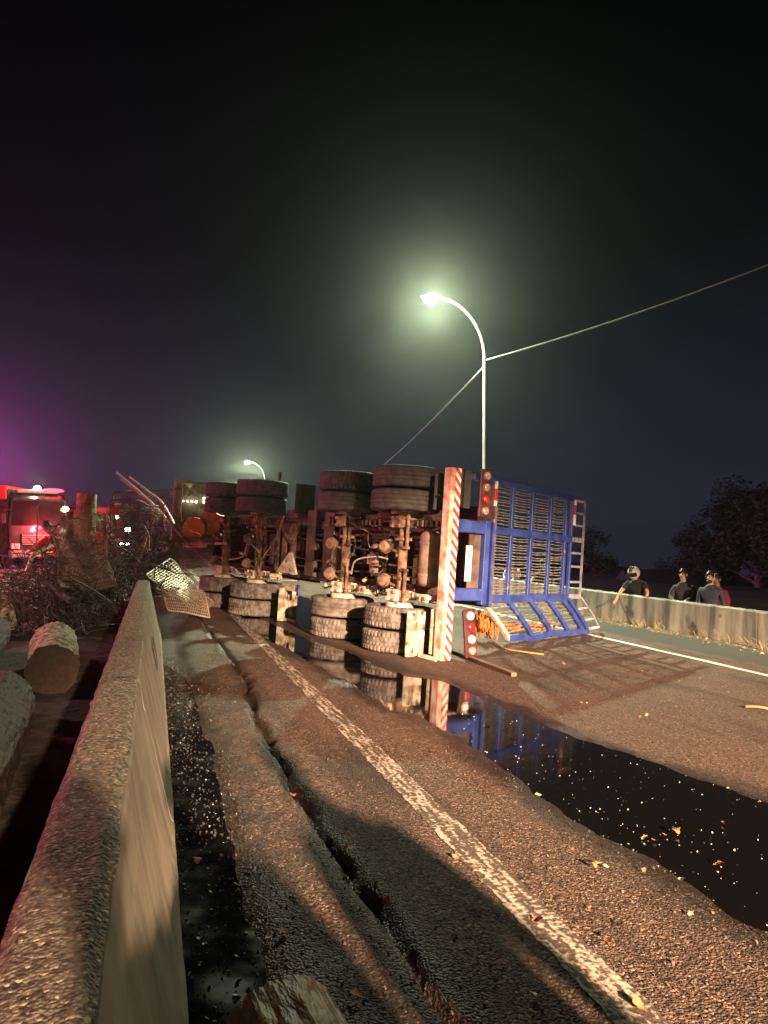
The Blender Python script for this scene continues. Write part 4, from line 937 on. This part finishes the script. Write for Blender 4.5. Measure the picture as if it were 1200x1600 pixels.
def place_leaf(px, py, s, k, label, group):
    X, Y = gp(px, py); z = float(road_h(np.array([X]), np.array([Y]))[0]); z = max(z, -BANK * X - .0085)
    o = link('dry_leaf', LM[k]); o.location = (X, Y, z + .012 + s * .08); o.rotation_euler = (random.uniform(-.3, .3), random.uniform(-.3, .3), random.random() * 6.3); s *= .72; o.scale = (s, s, s)
    tag(o, label, 'leaf', group)
big = [((545, 1331), .085, 0, 'curled orange leaf on the lit slab edge, largest near the road crack'), ((457, 1249), .075, 1, 'orange lobed leaf on the lit slab strip in the shoulder'), ((487, 1245), .05, 6, 'small pale leaf beside the orange lobed leaf at the crack'),
       ((604, 1411), .055, 2, 'orange leaf on the crack edge below the curled one'), ((603, 1440), .035, 3, 'tiny orange leaf at the crack just under another leaf'), ((441, 1467), .065, 4, 'orange leaf in the dark shoulder grit, brighter of two'), ((420, 1470), .05, 5, 'dull leaf in the dark shoulder grit, duller of two'),
       ((308, 1348), .06, 1, 'orange leaf lying close to the barrier foot'), ((1057, 1302), .075, 0, 'bright orange leaf floating in the black spill'), ((1122, 1351), .05, 2, 'small orange leaf near the lower edge of the black spill'), ((1022, 1313), .045, 3, 'narrow orange leaf on the spill near its lower shore'),
       ((841, 1243), .075, 6, 'orange leaf at the glittering shore of the spill'), ((927, 1357), .055, 0, 'single leaf on open asphalt between the spill and the edge line'), ((866, 1363), .045, 7, 'pale leaf speck on the asphalt above the edge line'), ((840, 1442), .07, 4, 'leaf lying on the worn white edge line'),
       ((557, 1533 + 42), .06, 1, 'orange leaf stuck beside the bark log at the bottom edge'), ((1000, 1115 + 8), .06, 0, 'orange leaf in the shadow of the lattice gate'), ((880, 1040), .09, 0, 'orange leaf cluster on the road near the gate foot'), ((498, 1278), .04, 5, 'pale crumb of leaf on the slab edge above the curled leaf'), ((948, 1470), .05, 2, 'leaf beside a twig on the asphalt right of the edge line')]
for (p, s, k, lb) in big: place_leaf(p[0], p[1], s, k, lb, 'dry leaves on the road')
rs = random.Random(12)
for i in range(36):
    if i < 18: px, py = rs.uniform(900, 1190), rs.uniform(1010, 1120)
    else: px, py = rs.uniform(700, 1180), rs.uniform(1230, 1580)
    if i < 18: lb = 'small dry leaf scattered on the road between the gate shadow and the far edge line'
    else: lb = 'small dry leaf scattered on the asphalt below the black spill'
    place_leaf(px, py, rs.uniform(.03, .06), rs.randrange(8), lb, 'leaves by the far line' if i < 18 else 'leaves on the near asphalt')
def scatter(name, n, fn, m, smin, smax, flat=.5, seed=0, label=None):
    b = MB(); rs_ = random.Random(seed); P = np.array([fn(rs_) for _ in range(n)]); Z_ = road_h(P[:, 0], P[:, 1])
    for (x, y, zmin), zr in zip(P, Z_):
        z = max(zr, zmin); s = smin + (smax - smin) * rs_.random() ** 2.2; a = rs_.random() * 6.3
        k = rs_.choice((3, 4, 5)); pts = [(x + s * math.cos(a + j * 6.283 / k) * rs_.uniform(.5, 1.2), y + s * math.sin(a + j * 6.283 / k) * rs_.uniform(.5, 1.2)) for j in range(k)]
        tz = rs_.uniform(-.7, .7); tw = rs_.uniform(-.7, .7)
        top = [(p[0], p[1], z + s * flat + (p[0] - x) * tz + (p[1] - y) * tw) for p in pts]; bot = [(p[0], p[1], z - .004) for p in pts]
        b.add(top + bot, [list(range(k))] + [[j, k + j, k + (j + 1) % k, (j + 1) % k][::-1] for j in range(k)])
    o = b.build(name, m); return tag(o, label, None, None, 'stuff')
def rz(x, y): return float(road_h(np.array([x]), np.array([y]))[0])
RH_cache = {}
def fn_gutter(r_): 
    y = 1.1 + 7.5 * r_.random() ** 1.5; x = .10 + abs(r_.gauss(0, .22)); return x, y, -BANK * x - .010
def fn_spill(r_):
    while True:
        px, py = r_.uniform(720, 1200), r_.uniform(1090, 1450); X, Y = gp(px, py)
        if sdist(np.array([[X, Y]]), SPILL)[0] > .02 and r_.random() < (1.3 - (px - 720) / 480): return X, Y, -BANK * X - .0085
def fn_road(r_): 
    px, py = r_.uniform(330, 1200), 1000 + 600 * r_.random() ** .8; X, Y = gp(px, py); X = max(X, .15); return X, Y, -9.0
scatter('glass_shards', 240, fn_gutter, M_shard, .0012, .0055, .5, 1, 'glittering broken glass along the barrier foot')
scatter('grit', 2600, fn_gutter, M_grit, .002, .009, .6, 2, 'dark grit and chips along the barrier foot')
scatter('glass_shards', 240, fn_spill, M_shard, .0012, .0055, .5, 3, 'bright shards scattered in the black spill')
scatter('gravel', 2000, fn_road, M_chip, .002, .007, .7, 4, 'loose stone chips on the asphalt')
def fn_berm(r_):
    y = 3 + 22 * r_.random(); x = 9.4 + .8 * r_.random(); t = (x - 9.35) / .89; return x, y, -BANK * x - .02 + float(sstep(.15, 1.05, np.array([t]))[0]) * .15
def litter():
    b = MB(); rs_ = random.Random(8)
    for _ in range(1300):
        x, y, z = fn_berm(rs_); s = rs_.uniform(.015, .05); a = rs_.random() * 6.3; c, d = math.cos(a) * s, math.sin(a) * s
        b.add([(x - c, y - d, z), (x + d * .5, y - c * .5, z + s * rs_.random()), (x + c, y + d, z + s * .6 * rs_.random()), (x - d * .5, y + c * .5, z + s * rs_.random())], [[0, 1, 2, 3]])
    for _ in range(500):
        y = 3 + 22 * rs_.random(); x = 10.17 - .12 * rs_.random(); z = -.60; s = rs_.uniform(.08, .26)
        b.tube([(x, y, z), (x + rs_.uniform(-.05, .02), y + rs_.uniform(-.06, .06), z + s * .6), (x + rs_.uniform(-.10, .02), y + rs_.uniform(-.12, .12), z + s)], [.004, .003, .001], 3, False)
    return tag(b.build('dead_leaves', mat('dead leaves and dry grass', (.16, .11, .05), (.42, .33, .17), 3, .9)), 'dead leaves and dry grass at the foot of the parapet wall', None, None, 'stuff')
litter()

# ------------------------------------------------------------------ people
def skinned(name, verts, edges, m, parent, root=0, sub=2):
    me = bpy.data.meshes.new(name); me.from_pydata([v[0] for v in verts], edges, []); me.materials.append(m)
    bm = bmesh.new(); bm.from_mesh(me); ly_ = bm.verts.layers.skin.verify(); bm.verts.ensure_lookup_table()
    for i, v in enumerate(bm.verts):
        r_ = verts[i][1]; v[ly_].radius = r_ if isinstance(r_, tuple) else (r_, r_); v[ly_].use_root = (i == root)
    bm.to_mesh(me); bm.free()
    o = link(name, me, parent); s = o.modifiers.new('skin', 'SKIN'); s.use_smooth_shade = True; s.branch_smoothing = .6
    q = o.modifiers.new('sub', 'SUBSURF'); q.levels = q.render_levels = sub
    return o
def person(loc, rz_, label, top_m, leg_m, arms='sides', lean=0.0, hair=M_hair, helmet=False, sleeves=True, scale=1.0, group=None, beard=False, coat=False):
    t = empty('person', loc, rz_); t.scale = (scale,) * 3; tag(t, label, 'person', group)
    def L(p):                                   # lean the upper body forward about the hips
        x, y, z = p
        if z > .95: d = z - .95; y, z = y + d * math.sin(lean), .95 + d * math.cos(lean)
        return (x, y, z)
    V, E = [], []
    def add(p, r_, par=None): V.append((L(p), r_)); i = len(V) - 1; (par is not None) and E.append((par, i)); return i
    pel = add((0, 0, .96), (.155, .11)); wa = add((0, 0, 1.12), (.135, .10), pel); ch = add((0, 0, 1.30), (.135, .090), wa); nb = add((0, -.01, 1.45), (.055, .055), ch); nk = add((0, .0, 1.53), .055, nb)
    jaw = add((0, .035, 1.585), (.062, .070), nk); hd = add((0, .025, 1.66), (.076, .094), jaw); tp = add((0, .012, 1.735), (.062, .078), hd)
    add((0, .135, 1.645), .012, hd)
    limbs = {}
    for s in (-1, 1):
        hp = add((s * .095, 0, .90), .088, pel); kn = add((s * .105, .02, .50), .060, hp); an = add((s * .11, -.02, .10), .043, kn); add((s * .12, .15, .045), (.04, .032), an)
        sh = add((s * .180, -.005, 1.40), .048, ch)
        if arms == 'sides': el, wr = (s * .245, -.03, 1.15), (s * .25, .05, .90)
        elif arms == 'wall': el, wr = (s * .33, .16, 1.20), (s * .36, .36, 1.02)
        elif arms == 'front': el, wr = (s * .26, .06, 1.17), (s * .12, .26, 1.10)
        else: el, wr = (s * .28, .22, 1.25), (s * .22, .48, 1.15)
        e_ = add(el, .045, sh); w_ = add(wr, .031, e_)
        d = (Vector(wr) - Vector(el)).normalized(); d = (d + Vector((0, .5, -.35))).normalized() if arms != 'sides' else d
        side = Vector((s, 0, 0)); pm = Vector(wr) + d * .07; pa = add(tuple(pm), (.040, .020), w_)
        for k, (off, ln) in enumerate(((-.030, .070), (-.010, .082), (.010, .078), (.029, .060))):
            a_ = pm + side * off * .9 + d * .02; f1 = add(tuple(a_ + d * .02), .0095, pa); f2 = add(tuple(a_ + d * ln * .6 + Vector((0, 0, -.006))), .009, f1); add(tuple(a_ + d * ln + Vector((0, 0, -.022))), .0075, f2)
        th = add(tuple(Vector(wr) + d * .035 - side * .036), .011, pa); add(tuple(Vector(wr) + d * .075 - side * .056), .009, th)
        limbs[s] = (sh, el, wr)
    body = skinned('body', V, E, M_skin, t, pel)
    # shirt or jacket
    C, CE = [], []
    def cadd(p, r_, par=None): C.append((L(p), r_)); i = len(C) - 1; (par is not None) and CE.append((par, i)); return i
    a0 = cadd((0, 0, .90 if not coat else .22), (.178, .135) if not coat else (coat * 1.1, .24)); a1 = cadd((0, 0, 1.10), (.165, .125) if not coat else (coat, .20), a0); a2 = cadd((0, 0, 1.32), (.195, .140), a1); a3 = cadd((0, -.01, 1.44), (.150, .110), a2); cadd((0, -.005, 1.525), (.080, .080), a3)
    for s in (-1, 1):
        q = cadd((s * .195, -.005, 1.405), .086, a2); sh, el, wr = limbs[s]; el, wr = Vector(el), Vector(wr)
        if sleeves: e2 = cadd(tuple(el), .064, q); cadd(tuple(el.lerp(wr, .95)), .048, e2)
        else: cadd(tuple(Vector((s * .195, -.005, 1.405)).lerp(el, .75)), .066, q)
    skinned('jacket' if sleeves else 'shirt', C, CE, top_m, t, 0)
    C, CE = [], []
    p0 = cadd((0, 0, .965), (.165, .122)); 
    for s in (-1, 1):
        h_ = cadd((s * .095, 0, .88), .102, p0); k_ = cadd((s * .105, .02, .50), .078, h_); cadd((s * .11, -.02, .11), .064, k_)
    skinned('trousers', C, CE, leg_m, t, 0)
    for s in (-1, 1):
        b = MB(); b.ball((s * .115, .06, .045), (.048, .135, .045), 12); b.build('shoe', M_black, t, True)
    M_ = Matrix.Translation(L((0, .025, 1.66))) @ Matrix.Rotation(-lean, 4, 'X')
    if helmet:
        b = MB(); vs = []; 
        b.ball((0, 0, 0), (.135, .16, .15), 20); h_ = b.build('helmet', M_helmet, t, True); h_.matrix_local = M_
        b = MB(); n = 14
        for k in range(n):
            a0_, a1_ = R(28) + R(124) * k / n, R(28) + R(124) * (k + 1) / n
            b.add([(.142 * math.cos(a0_), .168 * math.sin(a0_), -.045), (.142 * math.cos(a1_), .168 * math.sin(a1_), -.045), (.132 * math.cos(a1_), .158 * math.sin(a1_), .055), (.132 * math.cos(a0_), .158 * math.sin(a0_), .055)], [[0, 1, 2, 3]])
        b.build('visor', M_visor, h_, True)
        b = MB(); b.tube([(-.03, .0, .152), (-.028, .08, .132), (-.026, .14, .07)], .02, 6); b.tube([(.03, .0, .152), (.028, .08, .132), (.026, .14, .07)], .02, 6); b.build('stripe', M_black, h_, True)
    else:
        b = MB(); vs, fs = [], []; n = 18
        for i in range(8):
            ph = R(8) + R(100) * i / 7
            for k in range(n):
                th = 2 * math.pi * k / n; fr = max(0, math.sin(th)); lim = ph * (1 - .50 * fr ** 2); r0 = 1 + .05 * mnoise.noise(Vector((k * .7, i * .8, 3)))
                vs.append((.083 * r0 * math.sin(lim) * math.cos(th), -.010 + .104 * r0 * math.sin(lim) * math.sin(th), .026 + .116 * r0 * math.cos(lim)))
        for i in range(7):
            for k in range(n): fs.append([i * n + k, i * n + n + k, i * n + n + (k + 1) % n, i * n + (k + 1) % n])
        fs.append(list(range(n))); b.add(vs, fs); h_ = b.build('hair', hair, t, True); h_.matrix_local = M_
        for s in (-1, 1):
            b = MB(); b.ball((s * .032, .098, .008), (.011, .008, .007), 8); e_ = b.build('eye', M_eye, t, True); e_.matrix_local = M_
            b = MB(); b.box((s * .032, .1, .027), (.034, .01, .008)); e_ = b.build('eyebrow', M_hair, t); e_.matrix_local = M_
            b = MB(); b.ball((s * .082, -.005, -.005), (.013, .022, .032), 8); e_ = b.build('ear', M_skin, t, True); e_.matrix_local = M_
        if beard:
            b = MB(); b.ball((0, .045, -.085), (.058, .058, .045), 12); e_ = b.build('beard', M_hair, t, True); e_.matrix_local = M_
        b = MB(); b.box((0, .094, -.052), (.042, .012, .009), b=.003); e_ = b.build('mouth', mat('lips', (.30, .12, .10), None, 5, .5) if 'lips' not in MATS else MATS['lips'], t); e_.matrix_local = M_
    return t
def behind_wall(px, off):
    k = (px - 600) / F_PX * CP + SP; z = (10.45 + off) / k; X, Y = cw((px - 600) / F_PX * z, z); return X, Y
FACE = R(-242)                                   # turns a figure to look back at the wreck and the camera
PG = 'bystanders behind the parapet wall'
X, Y = behind_wall(1000, .22); person((X, Y, -1.06), R(112), 'person in a black shirt and white helmet leaning with both hands on the parapet wall', M_cloth_black, M_jean, 'wall', .35, helmet=True, sleeves=False, group=PG)
X, Y = behind_wall(1069, .32); person((X, Y, -1.06), R(116), 'person with short dark hair in a charcoal vest standing behind the parapet wall', M_cloth_grey, M_jean, 'front', .05, group=PG, scale=.985)
X, Y = behind_wall(1111, .30); person((X, Y, -1.06), R(118), 'person with a beard in a navy jacket behind the parapet wall', M_cloth_navy, M_jean, 'sides', .03, group=PG, scale=.98, beard=True)
X, Y = behind_wall(1121, .85); person((X, Y, -1.06), R(100), 'person in a red top mostly hidden behind the one in the navy jacket', mat('dark red top', (.20, .010, .012), (.28, .02, .02), 18, .8), M_jean, 'sides', .0, group=PG, scale=.93)
X, Y = behind_wall(802, .30); person((X, Y, -1.06), R(125), 'person in a white shirt seen through the gate slats behind the parapet wall', M_cloth_white, M_jean, 'front', .15, group=PG)
X, Y = behind_wall(853, .30); person((X, Y, -1.06), R(125), 'person in a black top seen through the last gate columns behind the parapet wall', M_cloth_black, M_jean, 'wall', .25, sleeves=False, group=PG)
X, Y = cw(-6.0, 13.4); person((X, Y, .0), R(60), 'person in a red jacket bending over the tangled wreckage', M_cloth_red, M_jean, 'reach', .55, scale=1.0)
# added unseen figures, shaped as broad ponchos to cast the shoulder shadows
person((.40, -1.6, -.03), 0, 'added unseen poncho figure right behind the camera, there to shade the barrier', M_cloth_black, M_jean, 'front', .0, coat=.34)
person((.92, -1.7, -.06), 0, 'added unseen poncho figure behind the camera, there to cast the broad shoulder shadow', M_cloth_navy, M_jean, 'sides', .0, coat=.30)
person((1.50, -1.4, -.10), 0, 'added unseen poncho figure behind the camera, there to cast the shadow next to the edge line', M_cloth_black, M_jean, 'sides', .0, coat=.20)

# ------------------------------------------------------------------ vehicles on the other carriageway
def wheel(parent, c, r_, w, ax='x'):
    b = MB(); Mx = Matrix.Translation(c) @ Matrix.Rotation(R(90), 4, 'Y')
    b.lathe([(r_ * .55, -w / 2), (r_ * .9, -w / 2), (r_, -w * .35), (r_, w * .35), (r_ * .9, w / 2), (r_ * .55, w / 2)], 24, Mx); o = b.build('wheel', M_rubber, parent, True)
    b = MB(); b.lathe([(0, -w * .4), (r_ * .56, -w * .4), (r_ * .56, w * .4), (0, w * .4)], 20, Mx); b.build('rim', M_chrome, o, True); return o
def panel_loft(b, secs):                         # box sections along y: (y, half width, z0, z1, top half width)
    vs = []
    for (y, hw, z0, z1, tw) in secs: vs += [(-hw, y, z0), (hw, y, z0), (hw, y, z0 + (z1 - z0) * .55), (tw, y, z1 - .08), (tw - .10, y, z1), (-tw + .10, y, z1), (-tw, y, z1 - .08), (-hw, y, z0 + (z1 - z0) * .55)]
    n = len(secs); fs = [[i * 8 + k, i * 8 + (k + 1) % 8, i * 8 + 8 + (k + 1) % 8, i * 8 + 8 + k] for i in range(n - 1) for k in range(8)] + [list(range(8))[::-1], list(range((n - 1) * 8, n * 8))]
    b.add(vs, fs)
def rescue_truck(loc, rz_, label, body_m, stripe=None, H=3.2):
    t = empty('rescue_truck', loc, rz_); tag(t, label, 'truck')
    b = MB(); panel_loft(b, [(0, 1.18, .62, H * .55, 1.18), (.05, 1.22, .52, H * .93, 1.08), (.30, 1.24, .5, H, 1.14), (2.2, 1.25, .5, H, 1.16), (6.5, 1.25, .6, H, 1.16)]); b.build('body', body_m, t)
    b = MB(); b.add([(-1.08, -.045, H * .57), (1.08, -.045, H * .57), (1.0, .02, H * .90), (-1.0, .02, H * .90)], [[0, 1, 2, 3]]); b.add([(-1.08, -.01, H * .57), (1.08, -.01, H * .57), (1.0, .06, H * .90), (-1.0, .06, H * .90)], [[3, 2, 1, 0]]); b.build('windscreen', M_glass_dark, t)
    b = MB(); b.box((0, -.14, .62), (2.46, .30, .30), b=.04); b.build('bumper', M_chrome, t)
    b = MB(); b.box((0, -.04, 1.22), (1.5, .06, .52), b=.02); g = b.build('grille', M_black, t)
    for k in range(5): b = MB(); b.box((0, -.08, 1.03 + k * .095), (1.42, .03, .03)); b.build('slat', M_chrome, g)
    for s in (-1, 1):
        b = MB(); b.box((s * .98, -.05, .95), (.36, .06, .24), b=.03); b.build('headlight', M_white_lens, t)
        b = MB(); b.tube([(s * 1.2, .1, H * .78), (s * 1.42, -.12, H * .78), (s * 1.42, -.12, H * .62)], .025, 6); b.box((s * 1.45, -.12, H * .66), (.18, .06, .42), b=.02); b.build('mirror', M_black, t)
        b = MB(); b.add([(s * 1.262, .5, H * .58), (s * 1.262, 1.7, H * .58), (s * 1.19, 1.7, H * .88), (s * 1.19, .5, H * .88)], [[0, 1, 2, 3]]); b.build('side_window', M_glass_dark, t)
        for y in (.95, 4.9): wheel(t, (s * 1.08, y, .5), .5, .3)
        if stripe:
            for k in range(5): b = MB(); b.box((s * 1.262, 2.4 + k * .8, 1.55), (.012, .62, .42)); b.build('side_block', stripe[k % 2], t)
    b = MB(); b.box((0, .35, H + .09), (1.7, .34, .16), b=.04); lb = b.build('light_bar', M_chrome, t)
    return t, lb
M_red_glow = emit('red beacon glow', (1.0, .03, .05), 9.0); M_white_glow = emit('white lamp glow', (1.0, .95, .8), 40.0); M_amber_glow = emit('amber lamp glow', (1.0, .75, .35), 22.0); M_blue_glow = emit('blue beacon glow', (.25, .2, 1.0), 10.0)
X, Y = cw((62 - 600) / F_PX * 30.5, 30.5)
rt, lb = rescue_truck((X, Y, 0), R(24), 'dark rescue truck with a large black windscreen and lit lamps at the picture edge', M_van)
def glow(parent, c, r_, m, name='lamp'): b = MB(); b.ball(c, r_, 12); return b.build(name, m, parent, True)
glow(rt, (.0, .3, 3.42), (.16, .12, .12), M_white_glow); glow(rt, (1.02, -.12, 2.55), (.15, .1, .12), M_amber_glow); glow(rt, (-.05, -.14, 1.72), (.12, .08, .08), M_red_glow); glow(rt, (.62, .2, 3.36), (.45, .1, .09), M_red_glow, 'beacon')
lamp('truck_red_light', 'POINT', rt.matrix_basis @ Vector((0, -.6, 1.75)), (1, .05, .06), 700, .1); lamp('truck_white_light', 'POINT', rt.matrix_basis @ Vector((0, .2, 3.75)), (1, .9, .7), 90, .1)
X, Y = cw((-20 - 600) / F_PX * 26, 26)
X, Y = cw((27 - 600) / F_PX * 31, 31)
am, lb2 = rescue_truck((X - 6.4 * math.cos(R(-12)), Y + 6.4 * .2, 0), R(-102), 'red-roofed emergency truck with bright reflective side blocks cut by the picture edge', M_van, (M_whitepaint, M_whitepaint), 3.35)
b = MB(); b.box((0, 3.3, 3.2), (2.46, 6.3, .62), b=.05); b.build('roof_band', M_redpaint, am)
for k in range(4):
    for zz in (1.0, 2.05): b = MB(); b.box((1.262, 3.4 + k * .8, zz), (.012, .6, .34)); b.build('side_block', (M_whitepaint, M_bluerefl)[k % 2], am)
glow(am, (0, .35, 3.1), (.7, .14, .1), M_red_glow, 'beacon')
lamp('ambulance_red_light', 'POINT', (X - 2.0, Y - 1.2, 4.4), (1, .04, .09), 900, .2)
X, Y = cw((205 - 600) / F_PX * 34, 34)
dt, lb3 = rescue_truck((X, Y, 0), R(70), 'dark red truck parked behind the tangled wreckage and bent rods', mat('dark red truck paint', (.16, .012, .016), (.22, .02, .022), 4, .4), None, 2.75)
for (px, py, z, r_) in ((182, 808, 22, .08), (200, 828, 22, .10), (190, 850, 21, .06), (199, 850, 21, .06)): pass
lamp('parked_truck_lamp', 'POINT', at(196, 826, 27), (.9, 1, .95), 60, .06)
for i, (px, py, r_) in enumerate(((182, 808, .10), (200, 828, .13), (191, 850, .08), (199, 850, .08))):
    p = dt.matrix_basis.inverted() @ at(px, py, 29.0); glow(dt, p, (r_, r_, r_ * .8), M_white_glow)
    b = MB(); b.tube([p, p + Vector((.0, 1.2, -.05))], .03, 6); b.build('lamp_bracket', M_black, dt)

# ------------------------------------------------------------------ trees, far buildings
def tree(loc, H, spread, label, seed, leaves=5200):
    t = empty('tree', loc); tag(t, label, 'tree', 'dark trees beyond the parapet wall'); rs_ = random.Random(seed)
    b = MB(); tips = []
    b.tube([(0, 0, -.3), (.05, .02, H * .2), (-.05, .1, H * .42), (.05, .05, H * .6)], [H * .035, H * .028, H * .021, H * .012], 10)
    for k in range(13):
        a = rs_.random() * 6.3; z0 = H * rs_.uniform(.22, .58); L_ = spread * rs_.uniform(.5, 1.0); up = rs_.uniform(.1, .55) * H * .5
        p = [Vector((0, .05, z0)), Vector((math.cos(a) * L_ * .4, math.sin(a) * L_ * .4, z0 + up * .55)), Vector((math.cos(a) * L_ * .85, math.sin(a) * L_ * .85, z0 + up))]
        b.tube(p, [H * .014, H * .009, H * .003], 6); tips += [p[1].lerp(p[2], .5), p[2]]
    for k in range(6): tips.append(Vector((rs_.uniform(-.4, .4) * spread, rs_.uniform(-.4, .4) * spread, H * rs_.uniform(.7, .92))))
    b.build('trunk', M_trunk, t, True)
    c = MB(); per = leaves // len(tips)
    for p in tips:
        cr_ = spread * rs_.uniform(.20, .36)
        for _ in range(per):
            d = Vector((rs_.gauss(0, 1), rs_.gauss(0, 1), rs_.gauss(0, .75))); d = d.normalized() * cr_ * rs_.random() ** .45; q = p + d; s = rs_.uniform(.05, .12) * (1 + H * .13)
            x = Vector((rs_.gauss(0, 1), rs_.gauss(0, 1), rs_.gauss(0, 1))).normalized(); y = x.orthogonal().normalized()
            c.add([q - x * s, q + y * s * .45, q + x * s, q - y * s * .45], [[0, 1, 2, 3]])
    c.build('crown', M_foliage, t); return t
def tp(px, z): X, Y = cw((px - 600) / F_PX * z, z); return X, Y
X, Y = tp(1185, 60); tree((X, Y, -5.4), 11.4, 5.0, 'large dark tree rising behind the bystanders at the picture edge', 3, 15000)
X, Y = tp(1098, 66); tree((X, Y, -6.0), 9.0, 3.6, 'smaller dark tree just behind the bystanders beside the larger tree', 5, 9000)
X, Y = tp(1250, 50); tree((X, Y, -4.4), 9.5, 4.2, 'dark tree partly outside the picture beyond the parapet wall', 8, 9000)
X, Y = tp(930, 70); tree((X, Y, -4.2), 6.4, 2.6, 'distant dark tree between the gate ladder and the helmeted bystander', 9, 3000)
X, Y = tp(1075, 85); tree((X, Y, -5.8), 6.5, 4.2, 'distant low dark tree behind the bystanders near the house lights', 12, 3000)
M_win = emit('lit window', (.85, 1.0, .95), 3.0); M_house = mat('dark house wall', (.05, .05, .05), (.08, .08, .08), 2, .9)
def house(px, z, base, w, h, wins, label):
    X, Y = tp(px, z); t = empty('house', (X, Y, base), -PSI + R(random.uniform(-15, 15))); tag(t, label, 'house', 'far houses below the road')
    b = MB(); b.box((0, 2.5, h / 2), (w, 5, h)); b.build('wall', M_house, t)
    b = MB(); b.add([(-w / 2 - .3, -.3, h), (w / 2 + .3, -.3, h), (w / 2 + .3, 5.3, h), (-w / 2 - .3, 5.3, h), (-w / 2 - .3, 2.5, h + 1.1), (w / 2 + .3, 2.5, h + 1.1)], [[0, 1, 5, 4], [2, 3, 4, 5], [0, 4, 3], [1, 2, 5], [3, 2, 1, 0]]); b.build('roof', M_black, t)
    for (x, zz, ww, hh) in wins: b = MB(); b.box((x, -.02, zz), (ww, .06, hh)); b.build('window', M_win, t)
house(1038, 60, -5.4, 5, 2.7, [(-1.2, 1.7, .9, .55), (.6, 1.5, .5, .5), (-1.0, .6, .7, .5)], 'far low house with lit windows between the helmeted bystander and the next one')
house(1152, 50, -6.2, 5, 2.6, [(.1, 1.7, .5, .4), (1.3, 1.5, .35, .3), (-1.4, 2.0, .3, .3)], 'far low house with small lit windows under the large tree')
house(955, 90, -6.6, 4, 2.4, [(-.4, 1.6, .4, .35), (.4, 1.9, .3, .3)], 'very far house with two dim windows below the distant tree')

# ------------------------------------------------------------------ haze
b = MB(); b.box((0, 0, 0), (1200, 1200, 34)); hz = b.build('haze', mat('haze stub', (1, 1, 1)))
hz.location = (11, 30, -19.0 + 17 - 0); hz.location.z = -30 + 21.5
m = bpy.data.materials.new('night haze'); m.use_nodes = True; N = m.node_tree.nodes; N.clear()
o_ = N.new('ShaderNodeOutputMaterial'); pv = N.new('ShaderNodeVolumePrincipled'); pv.inputs['Color'].default_value = (.86, .98, .92, 1); pv.inputs['Density'].default_value = .0008; pv.inputs['Anisotropy'].default_value = .90
m.node_tree.links.new(pv.outputs[0], o_.inputs['Volume']); hz.data.materials[0] = m; tag(hz, kind='stuff')
